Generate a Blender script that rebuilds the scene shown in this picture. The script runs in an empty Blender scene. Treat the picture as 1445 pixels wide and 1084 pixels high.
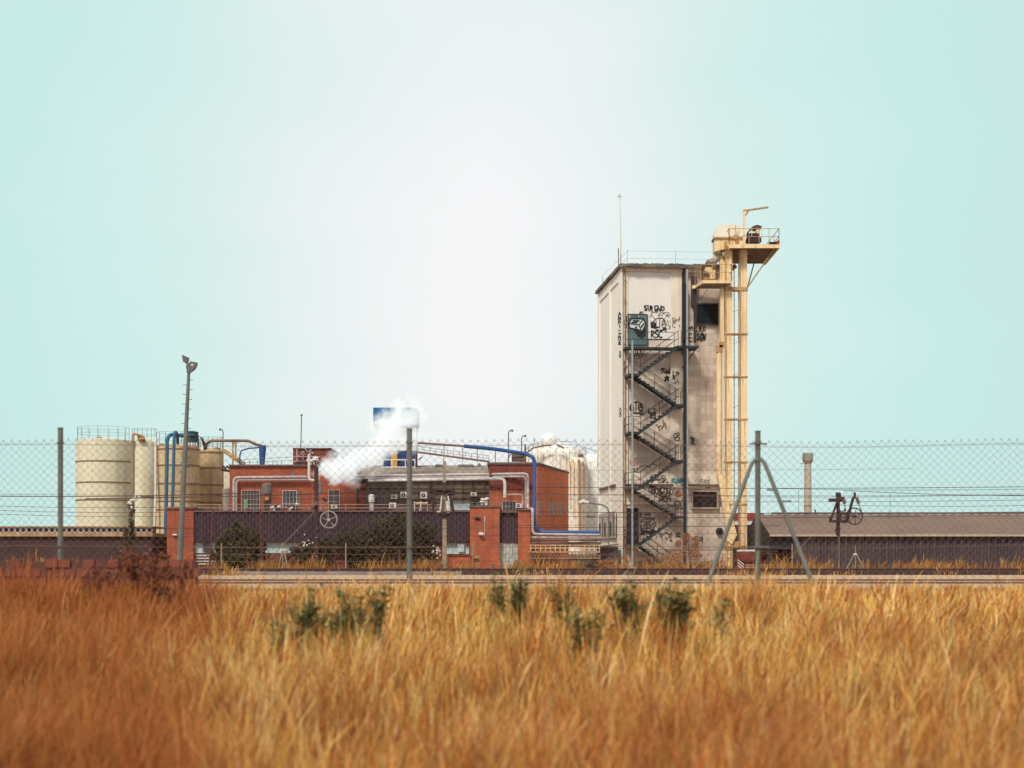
import bpy, bmesh, math, random
import numpy as np
from mathutils import Vector, Matrix
random.seed(7); np.random.seed(7)
scn = bpy.context.scene
COL = scn.collection
K, CX, HY, CZ = 2557.0, 722.5, 795.0, 0.4      # focal length in photo pixels, principal column, horizon row, eye height
def PX(px, Y): return (px-CX)*Y/K
def PZ(py, Y): return CZ+(HY-py)*Y/K
def P(px, py, Y): return (PX(px, Y), Y, PZ(py, Y))
R = math.radians

# ------------------------------------------------------------------ materials
MATS = {}
def srgb(c):
    return tuple((v/255/12.92 if v/255 <= .04045 else ((v/255+.055)/1.055)**2.4) for v in c)+(1,)
def mat(name, c1, c2=None, scale=1.5, rough=.8, metal=0, streak=0, streakcol=None, bump=.15, kind=None, dirt=.0, c3=None, spec=.3, brick=None, lines=None):
    """weathered procedural surface; colours are linear albedos"""
    if name in MATS: return MATS[name]
    m = bpy.data.materials.new(name); m.use_nodes = True
    nt = m.node_tree; N = nt.nodes; L = nt.links
    bs = N['Principled BSDF']; bs.inputs['Roughness'].default_value = rough
    bs.inputs['Metallic'].default_value = metal
    bs.inputs['Specular IOR Level'].default_value = spec
    if c2 is None: c2 = tuple(v*.7 for v in c1)
    tc = N.new('ShaderNodeTexCoord')
    def noise(sc, det=5, vec=None, rg=.6):
        n = N.new('ShaderNodeTexNoise'); n.inputs['Scale'].default_value = sc
        n.inputs['Detail'].default_value = det; n.inputs['Roughness'].default_value = rg
        L.new(vec or tc.outputs['Object'], n.inputs['Vector']); return n.outputs['Fac']
    def ramp(f, a, b, lo=0, hi=1):
        mr = N.new('ShaderNodeMapRange'); mr.inputs[1].default_value = a; mr.inputs[2].default_value = b
        mr.inputs[3].default_value = lo; mr.inputs[4].default_value = hi
        L.new(f, mr.inputs[0]); return mr.outputs[0]
    def mix(f, a, b, mode='MIX'):
        x = N.new('ShaderNodeMix'); x.data_type = 'RGBA'; x.blend_type = mode
        if isinstance(f, (int, float)): x.inputs[0].default_value = f
        else: L.new(f, x.inputs[0])
        for i, v in ((6, a), (7, b)):
            if isinstance(v, tuple): x.inputs[i].default_value = (v+(1,))[:4]
            else: L.new(v, x.inputs[i])
        return x.outputs[2]
    col = mix(ramp(noise(scale), .32, .68), c1, c2)
    if c3: col = mix(ramp(noise(scale*.35, 3), .5, .72), col, c3)
    uv = None
    if brick or lines:
        sp = N.new('ShaderNodeSeparateXYZ'); L.new(tc.outputs['Object'], sp.inputs[0])
        ad = N.new('ShaderNodeMath'); L.new(sp.outputs[0], ad.inputs[0]); L.new(sp.outputs[1], ad.inputs[1])
        cb = N.new('ShaderNodeCombineXYZ'); L.new(ad.outputs[0], cb.inputs[0]); L.new(sp.outputs[2], cb.inputs[1])
        uv = cb.outputs[0]
    if brick:
        bw, bh, mort, mc = brick
        b = N.new('ShaderNodeTexBrick'); L.new(uv, b.inputs['Vector']); b.inputs['Scale'].default_value = 1
        b.inputs['Brick Width'].default_value = bw; b.inputs['Row Height'].default_value = bh
        b.inputs['Mortar Size'].default_value = mort; b.inputs['Mortar Smooth'].default_value = .3
        b.inputs['Color1'].default_value = (1, 1, 1, 1); b.inputs['Color2'].default_value = (.55, .55, .55, 1); b.inputs['Mortar'].default_value = (.8, .8, .8, 1)
        b.inputs['Bias'].default_value = -.2
        col = mix(.8, col, b.outputs['Color'], 'MULTIPLY')
        col = mix(b.outputs['Fac'], col, mc)
    if streak:
        mp = N.new('ShaderNodeMapping'); mp.inputs['Scale'].default_value = (3.2, 3.2, .16)
        L.new(tc.outputs['Object'], mp.inputs['Vector'])
        s = ramp(noise(1.0, 6, mp.outputs[0], .65), .48, .72, 0, streak)
        col = mix(s, col, streakcol or tuple(v*.35 for v in c1))
    if dirt:
        col = mix(ramp(noise(scale*5, 8, None, .75), .5, .8, 0, dirt), col, tuple(v*.3 for v in c1))
    L.new(col, bs.inputs['Base Color'])
    if bump:
        bp = N.new('ShaderNodeBump'); bp.inputs['Strength'].default_value = bump; bp.inputs['Distance'].default_value = .03
        L.new(noise(scale*9, 6), bp.inputs['Height']); L.new(bp.outputs[0], bs.inputs['Normal'])
    MATS[name] = m
    return m

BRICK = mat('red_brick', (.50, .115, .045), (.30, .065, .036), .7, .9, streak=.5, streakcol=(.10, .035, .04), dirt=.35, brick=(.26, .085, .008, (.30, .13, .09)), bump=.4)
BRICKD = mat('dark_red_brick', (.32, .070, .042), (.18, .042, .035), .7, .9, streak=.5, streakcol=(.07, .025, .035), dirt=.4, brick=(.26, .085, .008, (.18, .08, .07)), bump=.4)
BRICKO = mat('orange_brick', (.56, .135, .048), (.38, .085, .045), .6, .9, streak=.55, streakcol=(.17, .04, .04), dirt=.35, brick=(.26, .085, .008, (.42, .2, .13)), bump=.4)
BRICKN = mat('near_brick', (.25, .045, .028), (.11, .025, .028), 1.6, .95, c3=(.07, .02, .03), dirt=.6, brick=(.34, .17, .016, (.16, .09, .07)), bump=.8)
PURPLE = mat('purple_cladding', (.056, .028, .048), (.034, .017, .032), .35, .55, streak=.6, streakcol=(.085, .055, .065), spec=.4, dirt=.3, c3=(.072, .038, .052))
COPING = mat('coping', (.20, .14, .14), (.11, .07, .08), 1.5, .85, dirt=.4)
PLAST = mat('cream_plaster', (.84, .76, .65), (.78, .71, .62), .35, .9, streak=.6, streakcol=(.52, .38, .28), dirt=.3, c3=(.80, .68, .60))
BLOCK = mat('block_wall', (.76, .66, .56), (.68, .59, .52), .3, .9, streak=.7, streakcol=(.40, .29, .24), dirt=.3, c3=(.72, .58, .50), brick=(.9, .42, .014, (.52, .42, .34)), bump=.2)
SIDEW = mat('side_plaster', (.88, .86, .80), (.84, .82, .77), .35, .9, streak=.3, streakcol=(.5, .4, .3), dirt=.08)
GREYW = mat('old_grey_wall', (.20, .165, .12), (.13, .105, .085), .8, .95, streak=.6, streakcol=(.09, .06, .05), dirt=.45, brick=(1.3, .62, .012, (.09, .06, .06)))
ROOFC = mat('fibre_cement_roof', (.36, .31, .26), (.26, .22, .19), .8, .95, streak=.4, dirt=.4)
ROOFB = mat('brown_roof', (.215, .15, .115), (.17, .115, .095), .4, .9, streak=.4, dirt=.3)
CREAM = mat('cream_steel', (.88, .68, .40), (.80, .60, .33), .8, .6, streak=.75, streakcol=(.40, .20, .09), dirt=.55, c3=(.90, .78, .56))
CREAMD = mat('rusty_cream_steel', (.55, .37, .19), (.38, .22, .11), 1.5, .7, streak=.7, streakcol=(.15, .06, .03), dirt=.4)
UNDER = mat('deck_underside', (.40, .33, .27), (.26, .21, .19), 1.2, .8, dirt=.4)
TEAL = mat('stair_steel', (.036, .055, .062), (.022, .034, .044), 1.5, .6, dirt=.3)
TEALL = mat('pale_teal_steel', (.34, .40, .40), (.25, .32, .33), 1.5, .6, dirt=.3)
TEALD = mat('teal_door', (.12, .20, .21), (.07, .12, .14), 1.2, .6, streak=.5)
DARK = mat('dark_steel', (.035, .022, .030), (.06, .028, .030), 2.5, .7, dirt=.3)
DARKB = mat('dark_blue_void', (.014, .016, .024), (.020, .020, .028), 1, .7, bump=0)
GALV = mat('galvanised', (.19, .205, .19), (.125, .135, .125), 2.2, .7, metal=.0, streak=.35, dirt=.3)
WIRE = mat('fence_wire', (.16, .095, .085), (.22, .14, .11), 4, .6, metal=.2, bump=0)
RUSTW = mat('rusty_dark_post', (.14, .045, .035), (.09, .03, .03), 3, .9, dirt=.4)
CONC = mat('pole_concrete', (.36, .30, .20), (.28, .235, .17), 1.8, .9, streak=.4, dirt=.35)
KERB = mat('kerb_concrete', (.36, .31, .28), (.24, .20, .19), 2.5, .95, dirt=.5)
WHITE = mat('white_paint', (.72, .70, .68), (.62, .58, .57), 1.5, .6, streak=.3, dirt=.2)
PIPEW = mat('lagged_pipe', (.62, .56, .55), (.42, .36, .38), 1.2, .45, metal=.3, dirt=.2)
PIPEB = mat('brown_pipe', (.24, .14, .11), (.14, .08, .08), 1.6, .6, dirt=.3)
BLUE = mat('blue_paint', (.014, .11, .33), (.012, .06, .22), 1.3, .5, dirt=.2)
BLUET = mat('blue_teal_paint', (.03, .16, .30), (.03, .12, .22), 1.5, .5, dirt=.2)
BLUES = mat('blue_sign', (.008, .14, .36), (.007, .11, .30), .6, .5)
YELL = mat('yellow_paint', (.72, .46, .10), (.6, .36, .08), 2, .6, streak=.3)
SILO = mat('beige_silo', (.74, .60, .35), (.62, .49, .28), .5, .85, streak=.85, streakcol=(.34, .24, .13), dirt=.4, brick=(1.6, 1.2, .012, (.44, .34, .22)))
SILOP = mat('pale_silo', (.74, .73, .58), (.66, .64, .50), .5, .8, streak=.6, streakcol=(.48, .42, .28), dirt=.25)
DOME = mat('white_dome', (.86, .88, .87), (.80, .82, .81), .5, .7, streak=.45, streakcol=(.50, .40, .28), dirt=.15)
RUSTS = mat('rusty_dome', (.84, .85, .83), (.78, .78, .75), .6, .75, streak=1.0, streakcol=(.52, .34, .17), dirt=.15)
RUST = mat('rust', (.46, .29, .14), (.34, .18, .08), 2, .9, dirt=.3)
GLASSD = mat('dark_glass', (.035, .030, .040), (.06, .05, .06), .8, .15, bump=0, spec=.5)
GLASSW = mat('frosted_glass', (.50, .64, .66), (.38, .52, .56), .9, .3, bump=0, spec=.5)
FRAME = mat('window_frame', (.50, .40, .33), (.40, .31, .26), 2, .7)
BLACK = mat('black_spray', (.018, .02, .024), (.03, .03, .036), 4, .8, bump=0)
FADE = mat('faded_spray', (.17, .14, .13), (.24, .20, .18), 4, .8, bump=0)
WSPRAY = mat('white_spray', (.62, .68, .68), (.5, .58, .6), 3, .8, bump=0)
RSPRAY = mat('red_spray', (.45, .13, .08), (.5, .2, .13), 4, .8, bump=0)
TSPRAY = mat('turquoise_spray', (.02, .30, .33), (.02, .24, .28), 4, .8, bump=0)
EAVE = mat('eave_moss', (.15, .13, .11), (.075, .07, .07), 2.2, .95, dirt=.6, c3=(.26, .22, .16))
SHEDC = mat('shed_cladding', (.078, .056, .062), (.05, .037, .046), .3, .6, streak=.6, streakcol=(.11, .085, .085), dirt=.3)
BARK = mat('bark', (.09, .06, .045), (.05, .035, .03), 4, .95, dirt=.4)
GREENB = mat('green_box', (.12, .36, .16), (.1, .3, .14), 3, .6)
CHIM = mat('chimney_concrete', (.70, .63, .54), (.56, .47, .37), .9, .9, streak=.8, streakcol=(.32, .16, .09), dirt=.3)

def grassmat():
    m = bpy.data.materials.new('dry_grass'); m.use_nodes = True
    nt = m.node_tree; N = nt.nodes; L = nt.links; bs = N['Principled BSDF']
    a = N.new('ShaderNodeVertexColor'); a.layer_name = 'tint'
    L.new(a.outputs[0], bs.inputs['Base Color']); bs.inputs['Roughness'].default_value = .75
    bs.inputs['Specular IOR Level'].default_value = .2
    tr = N.new('ShaderNodeBsdfTranslucent'); L.new(a.outputs[0], tr.inputs[0])
    mx = N.new('ShaderNodeMixShader'); mx.inputs[0].default_value = .3
    L.new(bs.outputs[0], mx.inputs[1]); L.new(tr.outputs[0], mx.inputs[2]); L.new(mx.outputs[0], N['Material Output'].inputs[0])
    return m
GRASS = grassmat()

def leafmat(name, a, b, trans=.25):
    m = bpy.data.materials.new(name); m.use_nodes = True; nt = m.node_tree; N = nt.nodes; L = nt.links; bs = N['Principled BSDF']
    g = N.new('ShaderNodeNewGeometry'); r = N.new('ShaderNodeMix'); r.data_type = 'RGBA'; r.inputs[6].default_value = a+(1,); r.inputs[7].default_value = b+(1,)
    L.new(g.outputs['Random Per Island'], r.inputs[0]); L.new(r.outputs[2], bs.inputs['Base Color']); bs.inputs['Roughness'].default_value = .6
    tr = N.new('ShaderNodeBsdfTranslucent'); L.new(r.outputs[2], tr.inputs[0]); mx = N.new('ShaderNodeMixShader'); mx.inputs[0].default_value = trans
    L.new(bs.outputs[0], mx.inputs[1]); L.new(tr.outputs[0], mx.inputs[2]); L.new(mx.outputs[0], N['Material Output'].inputs[0]); return m
# ------------------------------------------------------------------ object bookkeeping
FR = {}                       # world frame of every object built
def tag(o, label=None, cat=None, group=None, kind=None):
    if label: o['label'] = label
    if cat: o['category'] = cat
    if group: o['group'] = group
    if kind: o['kind'] = kind
    return o
def thing(name, label, cat, loc=(0, 0, 0), rz=0, group=None):
    o = bpy.data.objects.new(name, None); COL.objects.link(o)
    o.location = loc; o.rotation_euler = (0, 0, rz); o.empty_display_size = .2
    FR[o.name] = Matrix.Translation(loc) @ Matrix.Rotation(rz, 4, 'Z')
    return tag(o, label, cat, group)
def copy_tree(o, parent=None):
    c = o.copy(); COL.objects.link(c)
    if parent: c.parent = parent
    for ch in list(o.children): copy_tree(ch, c)
    return c

class MB:
    def __init__(s): s.v = []; s.f = []
    def add(s, vs, fs):
        n = len(s.v); s.v += [tuple(v) for v in vs]; s.f += [tuple(i+n for i in f) for f in fs]; return s
    def hexa(s, p):           # 8 points: bottom 4 ccw, top 4 ccw
        return s.add(p, [(0, 3, 2, 1), (4, 5, 6, 7), (0, 1, 5, 4), (1, 2, 6, 5), (2, 3, 7, 6), (3, 0, 4, 7)])
    def box(s, x0, x1, y0, y1, z0, z1):
        return s.hexa([(x0, y0, z0), (x1, y0, z0), (x1, y1, z0), (x0, y1, z0), (x0, y0, z1), (x1, y0, z1), (x1, y1, z1), (x0, y1, z1)])
    def pb(s, px0, px1, py0, py1, Y, d=.2):      # box whose front stands at depth Y, seen at these photo columns/rows
        return s.box(PX(px0, Y), PX(px1, Y), Y, Y+d, PZ(py1, Y), PZ(py0, Y))
    def tube(s, pts, r, n=6, caps=True):
        pts = [Vector(p) for p in pts]; m = len(pts)
        rs = r if isinstance(r, (list, tuple)) else [r]*m
        base = len(s.v); prev = None
        for i, p in enumerate(pts):
            if i == 0: d = pts[1]-p
            elif i == m-1: d = p-pts[i-1]
            else: d = (pts[i+1]-p).normalized()+(p-pts[i-1]).normalized()
            if d.length < 1e-9: d = Vector((0, 0, 1))
            d.normalize()
            if prev is None:
                a = d.cross(Vector((0, 0, 1)) if abs(d.z) < .9 else Vector((1, 0, 0)))
            else: a = prev-d*prev.dot(d)
            a.normalize(); prev = a; b = d.cross(a)
            k = 1.0
            if 0 < i < m-1:
                c = max(.5, d.dot((pts[i+1]-p).normalized())); k = 1/c
            for j in range(n):
                t = 2*math.pi*(j+.5)/n
                s.v.append(tuple(p+(a*math.cos(t)+b*math.sin(t))*rs[i]*(1 if n > 4 else 1.15)))
        for i in range(m-1):
            for j in range(n):
                a0 = base+i*n+j; a1 = base+i*n+(j+1) % n
                s.f.append((a0, a1, a1+n, a0+n))
        if caps:
            s.f.append(tuple(base+j for j in reversed(range(n)))); s.f.append(tuple(base+(m-1)*n+j for j in range(n)))
        return s
    def lathe(s, cx, cy, prof, n=32):
        base = len(s.v); m = len(prof)
        for r, z in prof:
            for j in range(n):
                t = 2*math.pi*j/n; s.v.append((cx+r*math.cos(t), cy+r*math.sin(t), z))
        for i in range(m-1):
            for j in range(n):
                a = base+i*n+j; b = base+i*n+(j+1) % n; s.f.append((a, b, b+n, a+n))
        s.f.append(tuple(base+j for j in reversed(range(n)))); s.f.append(tuple(base+(m-1)*n+j for j in range(n)))
        return s
    def prism(s, poly, a, b): # poly: list of 3D points, extruded by vector b-a
        n = len(poly); d = Vector(b)-Vector(a)
        vs = [Vector(p) for p in poly]+[Vector(p)+d for p in poly]
        return s.add(vs, [tuple(reversed(range(n))), tuple(range(n, 2*n))]+[(i, (i+1) % n, (i+1) % n+n, i+n) for i in range(n)])
    def corr(s, x0, x1, y, z0, z1, pitch=.25, dep=.05, thick=.04):   # corrugated sheet facing -Y
        n = max(1, int(abs(x1-x0)/pitch)); p = (x1-x0)/n; prof = []
        for i in range(n):
            a = x0+i*p; prof += [(a, y), (a+.35*p, y), (a+.5*p, y-dep), (a+.85*p, y-dep)]
        prof.append((x1, y)); m = len(prof); base = len(s.v)
        for z in (z0, z1):
            for (x, yy) in prof: s.v.append((x, yy, z))
        for i in range(m-1): s.f.append((base+i, base+i+1, base+m+i+1, base+m+i))
        s.box(x0, x1, y+.003, y+thick, z0, z1); return s
    def strip(s, pts, w, nrm, off=.0):           # flat painted stroke through 3D points on a plane with normal nrm
        nrm = Vector(nrm)
        for i in range(len(pts)-1):
            a = Vector(pts[i]); b = Vector(pts[i+1]); d = b-a
            if d.length < 1e-6: continue
            d.normalize(); sd = d.cross(nrm).normalized()*w/2; o = nrm*(off+.0011*(len(s.f) % 9)); a = a-d*w*.25; b = b+d*w*.25
            s.add([a-sd+o, b-sd+o, b+sd+o, a+sd+o], [(0, 1, 2, 3)])
        return s
    def blob(s, c, r, sc=(1, 1, 1), n=10):
        prof = [(max(.001, math.sin(math.pi*i/n))*r, -math.cos(math.pi*i/n)*r*sc[2]) for i in range(n+1)]
        k = len(s.v); s.lathe(0, 0, prof, n+2)
        s.v[k:] = [(c[0]+x*sc[0], c[1]+y*sc[1], c[2]+z) for x, y, z in s.v[k:]]
        return s
    def build(s, name, material, parent=None, smooth=True, label=None, cat=None, group=None, kind=None):
        me = bpy.data.meshes.new(name)
        if parent is not None: M = FR[parent.name]
        else:
            a = np.array(s.v); M = Matrix.Translation(((a[:, 0].min()+a[:, 0].max())/2, (a[:, 1].min()+a[:, 1].max())/2, a[:, 2].min()))
        I = M.inverted()
        me.from_pydata([tuple(I @ Vector(v)) for v in s.v], [], s.f); me.update()
        me.materials.append(material)
        bm = bmesh.new(); bm.from_mesh(me); bmesh.ops.recalc_face_normals(bm, faces=bm.faces)
        if smooth:
            for f in bm.faces: f.smooth = True
            for e in bm.edges:
                e.smooth = (len(e.link_faces) == 2 and e.calc_face_angle(9) < R(38))
        bm.to_mesh(me); bm.free()
        o = bpy.data.objects.new(name, me); COL.objects.link(o)
        if parent is not None: o.parent = parent
        else: o.matrix_world = M
        FR[o.name] = M
        return tag(o, label, cat, group, kind)

def pipe(pts, r, name='pipe', m=None, parent=None, n=8, **kw):
    # rounds the corners of the run a little
    v = [Vector(p) for p in pts]; out = [v[0]]
    for i in range(1, len(v)-1):
        a = (v[i-1]-v[i]); b = (v[i+1]-v[i]); q = min(a.length, b.length)*.45; q = min(q, r*3.2)
        a.normalize(); b.normalize()
        for t in (0, .33, .67, 1):
            p0 = v[i]+a*q; p2 = v[i]+b*q; out.append((1-t)**2*p0+2*t*(1-t)*v[i]+t*t*p2)
    out.append(v[-1])
    mb = MB().tube(out, r, n)
    return mb.build(name, m, parent, **kw)

# ================================================================== concrete tower
TH = math.atan2(1.04, 12.0); cT, sT = math.cos(TH), math.sin(TH)
OX, OY = 7.51, 122.0
tower = thing('concrete_tower', 'tall pale concrete tower covered in graffiti, dark mossy eave around its flat top', 'tower', (OX, OY, 0), TH)
NT = Vector((sT, -cT, 0))
def TW(u, w, z): return Vector((OX+u*cT-w*sT, OY+u*sT+w*cT, z))
def TU(px, py, w=0):
    q = (px-CX)/K; u = (q*(OY+w*cT)-OX+w*sT)/(cT-q*sT); Y = OY+u*sT+w*cT
    return u, CZ+(HY-py)*Y/K
def TP(px, py, w=0):
    u, z = TU(px, py, w); return TW(u, w, z)
def LV(px, py, off=0):
    q = (px-CX)/K; v = (OX-off*cT-q*OY+q*off*sT)/(sT+q*cT); Y = OY+v*cT-off*sT
    return v, CZ+(HY-py)*Y/K
def tbox(mb, u0, u1, w0, w1, z0, z1):
    return mb.hexa([TW(u0, w0, z0), TW(u1, w0, z0), TW(u1, w1, z0), TW(u0, w1, z0), TW(u0, w0, z1), TW(u1, w0, z1), TW(u1, w1, z1), TW(u0, w1, z1)])
def tpb(mb, px0, px1, py0, py1, w0, w1):
    u0, z1 = TU(px0, py0, w0); u1, _ = TU(px1, py0, w0); _, z0 = TU((px0+px1)/2, py1, w0); _, z1 = TU((px0+px1)/2, py0, w0)
    return tbox(mb, u0, u1, w0, w1, z0, z1)
UM = TU(1029, 600)[0]; ZT = TU(900, 377)[1]; DT = 12.0
core = MB(); tbox(core, .02, UM, .14, DT, 0, ZT); core.build('wall', BLOCK, tower)
pl = MB()
tpb(pl, 880, 886, 384, 690, 0, .139); tpb(pl, 946.5, 962, 384, 690, 0, .139); tpb(pl, 1014, 1029, 384, 672, 0, .139)
pl2 = MB(); tpb(pl2, 880, 1029, 376, 384, -.01, .139)
tpb(pl, 880, 962, 690.4, 712, .03, .139); tpb(pl, 1016, 1029, 690.4, 712, .06, .139)
tpb(pl, 962.3, 1013.8, 669, 690, -.0, .139); tpb(pl, 886.3, 946.2, 669, 690, .05, .139)
pl.v += []; pl.build('pilaster', PLAST, tower)
pl2.build('cornice', PLAST, tower)
up = MB(); tpb(up, 886.2, 946.2, 384.2, 478, .06, .139); up.build('upper_panel', mat('panel_grey', (.79, .77, .75), (.72, .70, .68), .5, .9, streak=.3, streakcol=(.6, .57, .54)), tower)
lg = MB(); tpb(lg, 881, 950, 683, 685, -.14, 0.02); tpb(lg, 962, 1020, 683.4, 685.2, -.16, -.002); lg.build('ledge', COPING, tower)
# left face skin
sk = MB()
def lbox(mb, v0, v1, o0, o1, z0, z1):
    def LPt(v, o, z): return TW(-o, v, z)
    return mb.hexa([LPt(v0, o0, z0), LPt(v0, o1, z0), LPt(v1, o1, z0), LPt(v1, o0, z0), LPt(v0, o0, z1), LPt(v0, o1, z1), LPt(v1, o1, z1), LPt(v1, o0, z1)])
lbox(sk, .145, DT, -.018, .05, 0, ZT); sk.build('side_wall', SIDEW, tower)
sp = MB()
for a, b in ((.0, 1.5), (5.6, 6.3), (11.2, 12.01)): lbox(sp, a, b, .052, .14, 0 if a else .0, ZT-.01)
lbox(sp, 1.51, 11.19, .052, .12, ZT-.75, ZT-.02)
sp.build('side_pilaster', SIDEW, tower)
sl = MB(); lbox(sl, 3.2, 5.5, .052, .2, 5.75, 5.87); lbox(sl, 6.4, 11.1, .052, .2, 5.75, 5.87); sl.build('ledge', COPING, tower)
# roof slab with ragged edge
rf = MB(); tbox(rf, -.24, UM+.45, -.38, DT+.4, ZT, ZT+.13)
for i in range(46):
    u = -.24+i*(UM+.6)/46; h = random.uniform(.03, .14)
    tbox(rf, u, u+.17, -.42-random.random()*.05, -.30, ZT-.03-random.random()*.09, ZT+.135+h*.6)
for i in range(60):
    v = -.3+i*(DT+.6)/60
    tbox(rf, -.28-random.random()*.04, -.18, v, v+.2, ZT-.02-random.random()*.06, ZT+.14+random.random()*.06)
rf.build('roof', EAVE, tower)
rr = MB()
for i in range(3):
    a = TW(.3+i*3.3, .3, ZT+.13); rr.tube([a, a+Vector((0, 0, 1.05))], .013, 4)
for h in (.5, 1.0): rr.tube([TW(.3, .3, ZT+.13+h), TW(UM, .3, ZT+.13+h)], .007, 4)
for h in (.5, 1.0): rr.tube([TW(.3, .3, ZT+.13+h), TW(.1, 11, ZT+.13+h)], .006, 4)
rr.tube([TW(.1, 11, ZT+.13), TW(.1, 11, ZT+1.1)], .02, 4)
rr.build('roof_rail', GALV, tower)
# mast on the roof
am = thing('roof_mast', 'thin bent white aerial mast on the corner of the tower roof', 'antenna', tuple(TW(-.1, .6, ZT+.13)))
b0 = TW(-.1, .6, ZT+.1); b1 = TP(874.5, 277, .6)
MB().tube([b0, b0.lerp(b1, .5)+Vector((.03, 0, 0)), b1], [.05, .035, .02], 6).build('mast', WHITE, am)
MB().tube([b1+Vector((-.16, 0, -.05)), b1+Vector((.14, 0, -.05))], .02, 4).tube([b1, b1+Vector((0, 0, .12))], .03, 5).build('tip', DARK, am)
MB().tube([TW(-.3, .3, ZT+.12), TW(-.3, .3, ZT+1.3)], .035, 5).build('short_aerial', GALV, None, label='short thin rod standing on the roof corner beside the bent mast', cat='antenna')
# upper door
d = MB(); tpb(d, 885.5, 914, 443, 487, -.03, .055)
door = d.build('door', DARK, tower, label='teal steel double door with a box shaped graffiti')
d = MB(); tpb(d, 886.5, 899.6, 444.5, 486.5, -.05, -.031); tpb(d, 900.2, 913, 444.5, 486.5, -.05, -.031); d.build('door_leaf', TEALD, door)
d = MB(); tpb(d, 885, 892, 717, 768, -.03, .02); tpb(d, 893.2, 901, 717, 768, -.03, .02)
door = d.build('door', DARKB, tower, label='dark open doorway at the foot of the stairs')
# barred windows
def barred(px0, px1, py0, py1, lab, fr):
    w = MB()
    for (a, b, c, e) in ((px0-2, px0, py0-2, py1+2), (px1, px1+2, py0-2, py1+2), (px0, px1, py0-2, py0), (px0, px1, py1, py1+2)): tpb(w, a, b, c, e, -.08, .139)
    win = w.build('window', fr, tower, label=lab)
    g = MB(); tpb(g, px0, px1, py0, py1, .1, .137); g.build('pane', DARKB, win)
    g = MB(); n = 17
    for i in range(n):
        x = px0+(px1-px0)*(i+.5)/n; g.tube([TP(x, py0, -.03), TP(x, py1, -.03)], .010, 4)
    for k in range(3):
        y = py0+(py1-py0)*(k+.5)/3; g.tube([TP(px0, y, -.05), TP(px1, y, -.05)], .010, 4)
    g.build('bars', SHEDC if fr != TEAL else TEAL, win)
barred(984, 1012, 430, 456, 'shaded barred window below the deck', TEAL)
barred(978, 1012, 694, 716, 'lower barred window with a pale frame', FRAME)
v = MB(); c = TP(1015, 750, .13); v.tube([c, c-Vector((0, .22, 0))], .25, 16); v.tube([c, c-Vector((0, .30, 0))], .08, 8); v.build('vent', DARKB, tower)
# dark service box and conduits
d = MB(); tpb(d, 976, 983, 390, 432, -.12, .139); tpb(d, 979, 982, 432, 484, -.1, -.0); d.build('conduit', SHEDC, tower)
d = MB()
for px, r in ((882.2, .045), (879.0, .022)):
    d.tube([TP(px, 380, -.07), TP(px, 802, -.07)], r, 6)
for py in range(395, 800, 30): tpb(d, 881, 884, py, py+1.2, -.12, 0)
d.build('downpipe', mat('rusty_downpipe', (.45, .30, .18), (.22, .13, .09), 2, .8, streak=.7), tower)
d = MB(); tpb(d, 964.5, 967.2, 374, 500, -.2, .13); d.build('dark_seam', DARK, tower)
# louvre panel and canopy low on the left face
lou = MB()
def LPt(px, py, off): v_, z = LV(px, py, off); return v_, z
lbox(lou, 2.6, 11.0, .142, .2, 2.15, 4.0)
lp = lou.build('louvre_panel', mat('panel_stained', (.60, .53, .46), (.35, .29, .25), 1.2, .9, streak=.8, dirt=.5), tower)
for i, vv in enumerate((3.0, 4.4, 5.6, 7.3, 8.6, 10.0)):
    lo = MB(); lbox(lo, vv, vv+(.7 if i % 2 else .35), .201, .215, 2.3, 3.3 if i % 2 else 3.75)
    lo.build('louvre_opening', DARKB, lp)

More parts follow.
